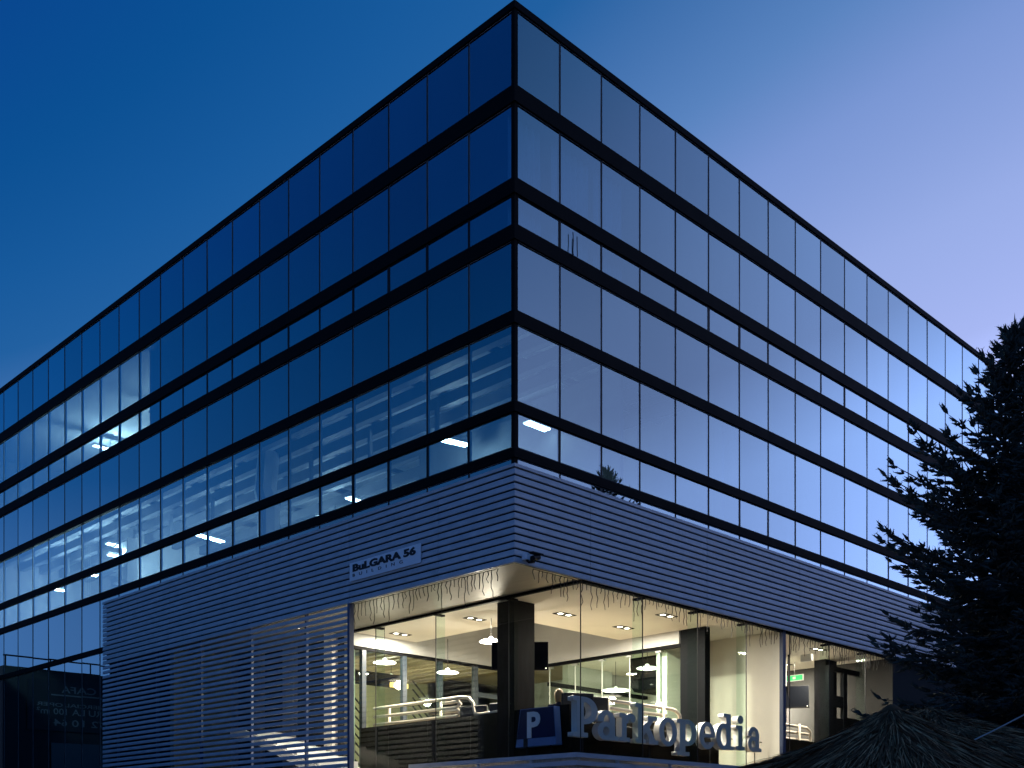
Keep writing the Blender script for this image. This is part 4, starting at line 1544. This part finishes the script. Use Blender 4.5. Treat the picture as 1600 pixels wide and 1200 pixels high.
# ================================================================== SPRUCE TREES
def spruce_meshes(seed, H, Rmax, z_low, dens=1.0, lean=0.0):
    r = random.Random(seed)
    tr = MB()
    tr.tube([(0, 0, 0), (.03, .02, H * .3), (-.02, .03, H * .6), (0, 0, H * .97)], .035 * H / 2.2, 10, .012)
    V, Fc = [], []

    def spindle(p, d, ln, rad):
        # twig with needles: four-sided tapering spindle, plus needle blades standing off it
        d = d.normalized()
        a = d.orthogonal().normalized()
        b = d.cross(a)
        n0 = len(V)
        V.append(p)
        mid = p + d * ln * .35
        for k in range(4):
            t = k * math.pi / 2 + .4
            V.append(mid + a * (rad * math.cos(t)) + b * (rad * math.sin(t)))
        V.append(p + d * ln)
        for k in range(4):
            k2 = (k + 1) % 4
            Fc.append((n0, n0 + 1 + k2, n0 + 1 + k))
            Fc.append((n0 + 5, n0 + 1 + k, n0 + 1 + k2))
        for k in range(5):
            q = p + d * (ln * r.uniform(.1, .95))
            t = r.uniform(0, 6.283)
            nd = (a * math.cos(t) + b * math.sin(t)) * (rad * 1.9) + d * (rad * 1.3)
            w = d * .006
            n1 = len(V)
            V.extend((q - w, q + w, q + nd))
            Fc.append((n1, n1 + 1, n1 + 2))
    z = z_low
    up = Vector((0, 0, 1))
    while z < H - .12:
        f = (z - z_low) / (H - z_low)
        L = min(.56 * (H - z) * min(1, .50 + .25 * (H - z)), Rmax * (.74 + .028 * (H - z))) + .05
        nb_ = max(4, int((7.5 - 3.0 * f) * dens))
        ph0 = r.uniform(0, 6.28)
        for k in range(nb_):
            ph = ph0 + 6.283 * k / nb_ + r.uniform(-.28, .28)
            ln = L * r.uniform(.66, 1.14)
            zz = z + r.uniform(-.07, .07)
            out = Vector((math.cos(ph), math.sin(ph), 0))
            side = Vector((-math.sin(ph), math.cos(ph), 0))
            rise0 = .10 + .55 * f + r.uniform(-.14, .16)
            pts = []
            ns = max(3, int(ln / .16))
            for s_ in range(ns + 1):
                t = s_ / ns
                drop = (rise0 * t - (.62 - .45 * f) * t * t + .42 * t ** 3.0) * ln
                pts.append(Vector((0, 0, zz)) + out * (ln * t) + up * drop + side * (.05 * math.sin(5 * t + k) * ln * .4))
            tr.tube([pts[0], pts[len(pts) // 2], pts[-1]], .022 * ln / 1.2 + .004, 4, .004, caps=False)
            for s_ in range(1, ns + 1):
                t = s_ / ns
                d = (pts[s_] - pts[s_ - 1]).normalized()
                bl = (.14 + .34 * ln * (1 - t) * (.35 + t)) * r.uniform(.7, 1.2)
                for sd in (-1, 1):
                    bd = (d * .75 + side * sd * .8 + up * r.uniform(-.42, .40)).normalized()
                    m = max(1, int(bl / .10))
                    p0 = pts[s_ - 1].lerp(pts[s_], r.random())
                    for q in range(m):
                        pp = p0 + bd * (bl * q / m) + up * (-.08 * (q / m) ** 2 * bl)
                        spindle(pp, bd + up * r.uniform(-.2, .15), r.uniform(.13, .20), r.uniform(.020, .030))
                        for s2 in (-1, 1):
                            if r.random() < .8:
                                sdv = (bd * .8 + (bd.cross(up)) * s2 * .7 + up * r.uniform(-.35, .2))
                                spindle(pp, sdv, r.uniform(.10, .19), r.uniform(.017, .026))
                if s_ == ns:
                    for q in range(3):
                        spindle(pts[s_], d + side * r.uniform(-.5, .5) + up * r.uniform(-.1, .35), r.uniform(.14, .22), .024)
        z += r.uniform(.17, .25) * (1.0 if f < .8 else .75)
    for q in range(5):
        a = r.uniform(0, 6.28)
        spindle(Vector((0, 0, H - .35 + .06 * q)), Vector((math.cos(a) * .6, math.sin(a) * .6, 1)), .2, .022)
    spindle(Vector((0, 0, H - .25)), up, .42, .022)
    cm = bpy.data.meshes.new('crown')
    cm.from_pydata([tuple(v) for v in V], [], Fc)
    cm.materials.append(M_NEEDLE)
    cm.update()
    return tr.mesh('trunk', M_BARK, smooth=True), cm


def plant_spruce(meshes, loc, label, rz=0.0, s=1.0, group=None):
    t = thing('spruce_tree', label, 'tree', loc, group, frame='w')
    t.rotation_euler = (0, 0, rz)
    t.scale = (s, s, s)
    inst(meshes[0], 'trunk', t, (0, 0, 0))
    inst(meshes[1], 'crown', t, (0, 0, 0))
    return t


sp1 = spruce_meshes(3, 9.05, 2.02, .9, 1.65)
plant_spruce(sp1, (7.25, 16.0, 0), 'dark spruce tree at the right edge before the building')
GT = 'spruces standing off to the right, mirrored in the glass'
sp2 = spruce_meshes(11, 13.3, 2.7, 1.2, .8)
plant_spruce(sp2, (15.1, 22.9, 0), 'tall spruce off to the right whose tip mirrors in the glass', .4, 1.0, GT)
plant_spruce(sp2, (21.5, 20.0, 0), 'spruce off to the right, left neighbour of the tallest', 2.0, .80, GT)
plant_spruce(sp2, (22.5, 25.5, 0), 'spruce off to the right, right neighbour of the tallest', 3.4, .86, GT)
plant_spruce(sp2, (23.0, 31.0, 0), 'spruce off to the right, far end of the row', 5.0, .86, GT)
plant_spruce(sp2, (22.0, 15.0, 0), 'spruce off to the right, near end of the row', 1.1, .74, GT)

# ================================================================== THATCHED UMBRELLAS
def thatch_umbrella(apex, Rr, drop, seed, label, nst=9000):
    t = thing('thatched_umbrella', label, 'umbrella', (apex[0], apex[1], 0), 'thatched umbrellas at the lower right', frame='w')
    r = random.Random(seed)
    ax, ay, az = apex
    part(MB().tube([(ax, ay, 0), (ax, ay, az - .1)], .045, 10), 'pole', M_TIMBER, t, True)
    for k in range(10):
        a = 6.283 * k / 10
        part(MB().tube([(ax, ay, az - .12), (ax + math.cos(a) * Rr * .95, ay + math.sin(a) * Rr * .95, az - drop - .04)], .018, 6), 'rib', M_TIMBER, t)

    def surf(rr, a, lift=0.0):
        q = rr / Rr
        zz = az - drop * (q ** .92) - .02 * math.sin(9 * a) * q + lift
        return Vector((ax + rr * math.cos(a), ay + rr * math.sin(a), zz))
    core = MB()
    n = 40
    prof = [0.02, .15, .35, .6, .85, 1.0]
    vs = [surf(q * Rr, 6.283 * k / n, -.03) for q in prof for k in range(n)]
    fs = [(i * n + k, i * n + (k + 1) % n, (i + 1) * n + (k + 1) % n, (i + 1) * n + k) for i in range(len(prof) - 1) for k in range(n)]
    core.add(vs, fs)
    part(core, 'thatch_bed', M_STRAW, t, True)
    for mtl, cnt in ((M_STRAW, int(nst * .65)), (M_STRAW2, int(nst * .35))):
        m = MB()
        V, Fc = [], []
        for i in range(cnt):
            a = r.uniform(0, 6.283)
            r0 = Rr * math.sqrt(r.random()) * .92
            ln = r.uniform(.18, .5)
            if r.random() < .15:
                r0 = r.uniform(.0, .12)
                ln = r.uniform(.1, .35)
            da = r.gauss(0, .10) / max(.15, r0)
            w = r.uniform(.0022, .006)
            l0, l1 = r.uniform(.0, .02), r.uniform(.005, .055)
            p0, p1, p2 = surf(r0, a, l0), surf(r0 + ln * .5, a + da * ln * .5, (l0 + l1) / 2 + r.uniform(-.006, .012)), surf(r0 + ln, a + da * ln, l1 - .02 * (r.random() < .3))
            sd = Vector((-math.sin(a), math.cos(a), r.uniform(-.6, .6))) * w
            nn = len(V)
            V += [p0 - sd, p0 + sd, p1 - sd, p1 + sd, p2]
            Fc += [(nn, nn + 1, nn + 3, nn + 2), (nn + 2, nn + 3, nn + 4)]
        m.add(V, Fc)
        o = part(m, 'thatch', mtl, t)
        o['kind'] = 'stuff'
    cap = MB()
    cap.lathe([(.14, -.10), (.10, -.03), (.05, .01), (.02, .03)], (ax, ay, az), 14)
    part(cap, 'thatch_cap', M_STRAW, t, True)
    return t


thatch_umbrella((2.735, 8.0, 2.55), 1.65, .80, 5, 'dark thatched umbrella nearest the shop glass')
thatch_umbrella((3.62, 9.6, 2.725), 1.85, .60, 6, 'dark thatched umbrella at the right edge under the spruce')
single(MB().tube([(3.50, 8.4, 2.36), (3.68, 8.46, 2.44), (3.94, 8.5, 2.57), (5.2, 8.6, 3.25)], .006, 6), 'guy_rope', M_ROPE,
       'thin pale rope rising to the right over the thatched umbrella', 'rope', frame='w')

# ================================================================== NEIGHBOURS MIRRORED IN THE LEFT GLASS
nbld = thing('flat_roofed_building', 'dark low building with a roof rail mirrored in the lower left glass', 'building', (-12, 28, 0))
part(MB().box(-26, -1.46, 28, 40, 0, 8.05), 'wall', M_RENDER, nbld)
for k in range(3):
    x = -9.6 - k * 4
    w_ = part(MB().box(x - 1.2, x + 1.2, 27.96, 27.99, 4.6, 6.4), 'window', M_GLASSD, nbld)
part(MB().box(-5.6, -3.2, 27.93, 27.99, 3.3, 5.3), 'shop_window', M_GLASSD, nbld)
part(MB().tube([(-1.5, 28.1, 8.45), (-26, 28.1, 8.45)], .03, 6), 'roof_rail', M_PLASTIC, nbld)
for x in np.arange(-1.6, -26, -1.6):
    part(MB().tube([(x, 28.1, 8.05), (x, 28.1, 8.45)], .03, 6), 'rail_post', M_PLASTIC, nbld)
bn = thing('advert_banner', 'black banner with grey print about space to let, seen mirrored in the glass', 'banner', (-4.3, 27.95, 5.9))
part(MB().box(-6.6, -2.3, 27.95, 27.98, 5.75, 7.65), 'cloth', M_BANNER, bn)
for txt, xa, w_, h_, zz in (('CAFA', -4.95, 1.35, .26, 7.22), ('SI COMERCIAL OPER', -6.3, 3.6, .14, 6.68),
                           ('CENTRU LA 100 m\u00b2', -6.3, 3.6, .24, 6.38), ('072 10 64', -5.6, 2.3, .26, 5.95)):
    # reads left to right for somebody standing in front of it (looking along +y)
    place_text(text_mesh(txt, 1, .003, M_BTEXT, offset=.01), bn, w_, h_, (xa, 27.945, zz), (1, 0, 0), (0, 0, 1), ORG[bn])
part(MB().box(-5.4, -3.2, 27.944, 27.949, 7.10, 7.15), 'printed_rule', M_BTEXT, bn)
nb2 = thing('neighbour_house', 'dark four storey house out to the left mirrored in the shop glass', 'house', (-27, 20, 0), frame='w')
part(MB().box(-33, -24, 12, 27, 0, 11.0), 'wall', M_RENDER, nb2)
part(MB().box(-33.2, -23.8, 11.8, 27.2, 11.0, 11.3), 'roof', M_CONC, nb2)
for zz in (2.4, 5.2, 8.0):
    for y in (14, 17.5, 21, 24.5):
        part(MB().box(-23.99, -23.95, y - .7, y + .7, zz, zz + 1.5), 'window', M_GLASSD, nb2)

ab = thing('apartment_block', 'dark apartment block out to the right mirrored in the shop glass', 'building', (36, 34, 0), frame='w')
part(MB().box(36, 48, 6, 64, 0, 13.0), 'wall', M_RENDER, ab)
part(MB().box(35.7, 48.2, 5.8, 64.2, 13.0, 13.3), 'roof', M_CONC, ab)
for zz in (1.2, 4.2, 7.2, 10.2):
    for y in np.arange(9, 63, 4.0):
        part(MB().box(35.95, 35.99, y - .8, y + .8, zz, zz + 1.6), 'window', M_GLASSD, ab)

lc = thing('loose_cable', 'two short dark cable ends dangling before the narrow pane right of the corner', 'cable', (1.55, -.07, 12.6))
part(MB().tube([(1.50, -.065, 13.12), (1.51, -.07, 12.95), (1.495, -.07, 12.75), (1.515, -.07, 12.66)], .009, 5), 'cable_end', M_WIRE, lc)
part(MB().tube([(1.62, -.065, 13.08), (1.615, -.07, 12.9), (1.625, -.07, 12.70)], .009, 5), 'cable_end', M_WIRE, lc)
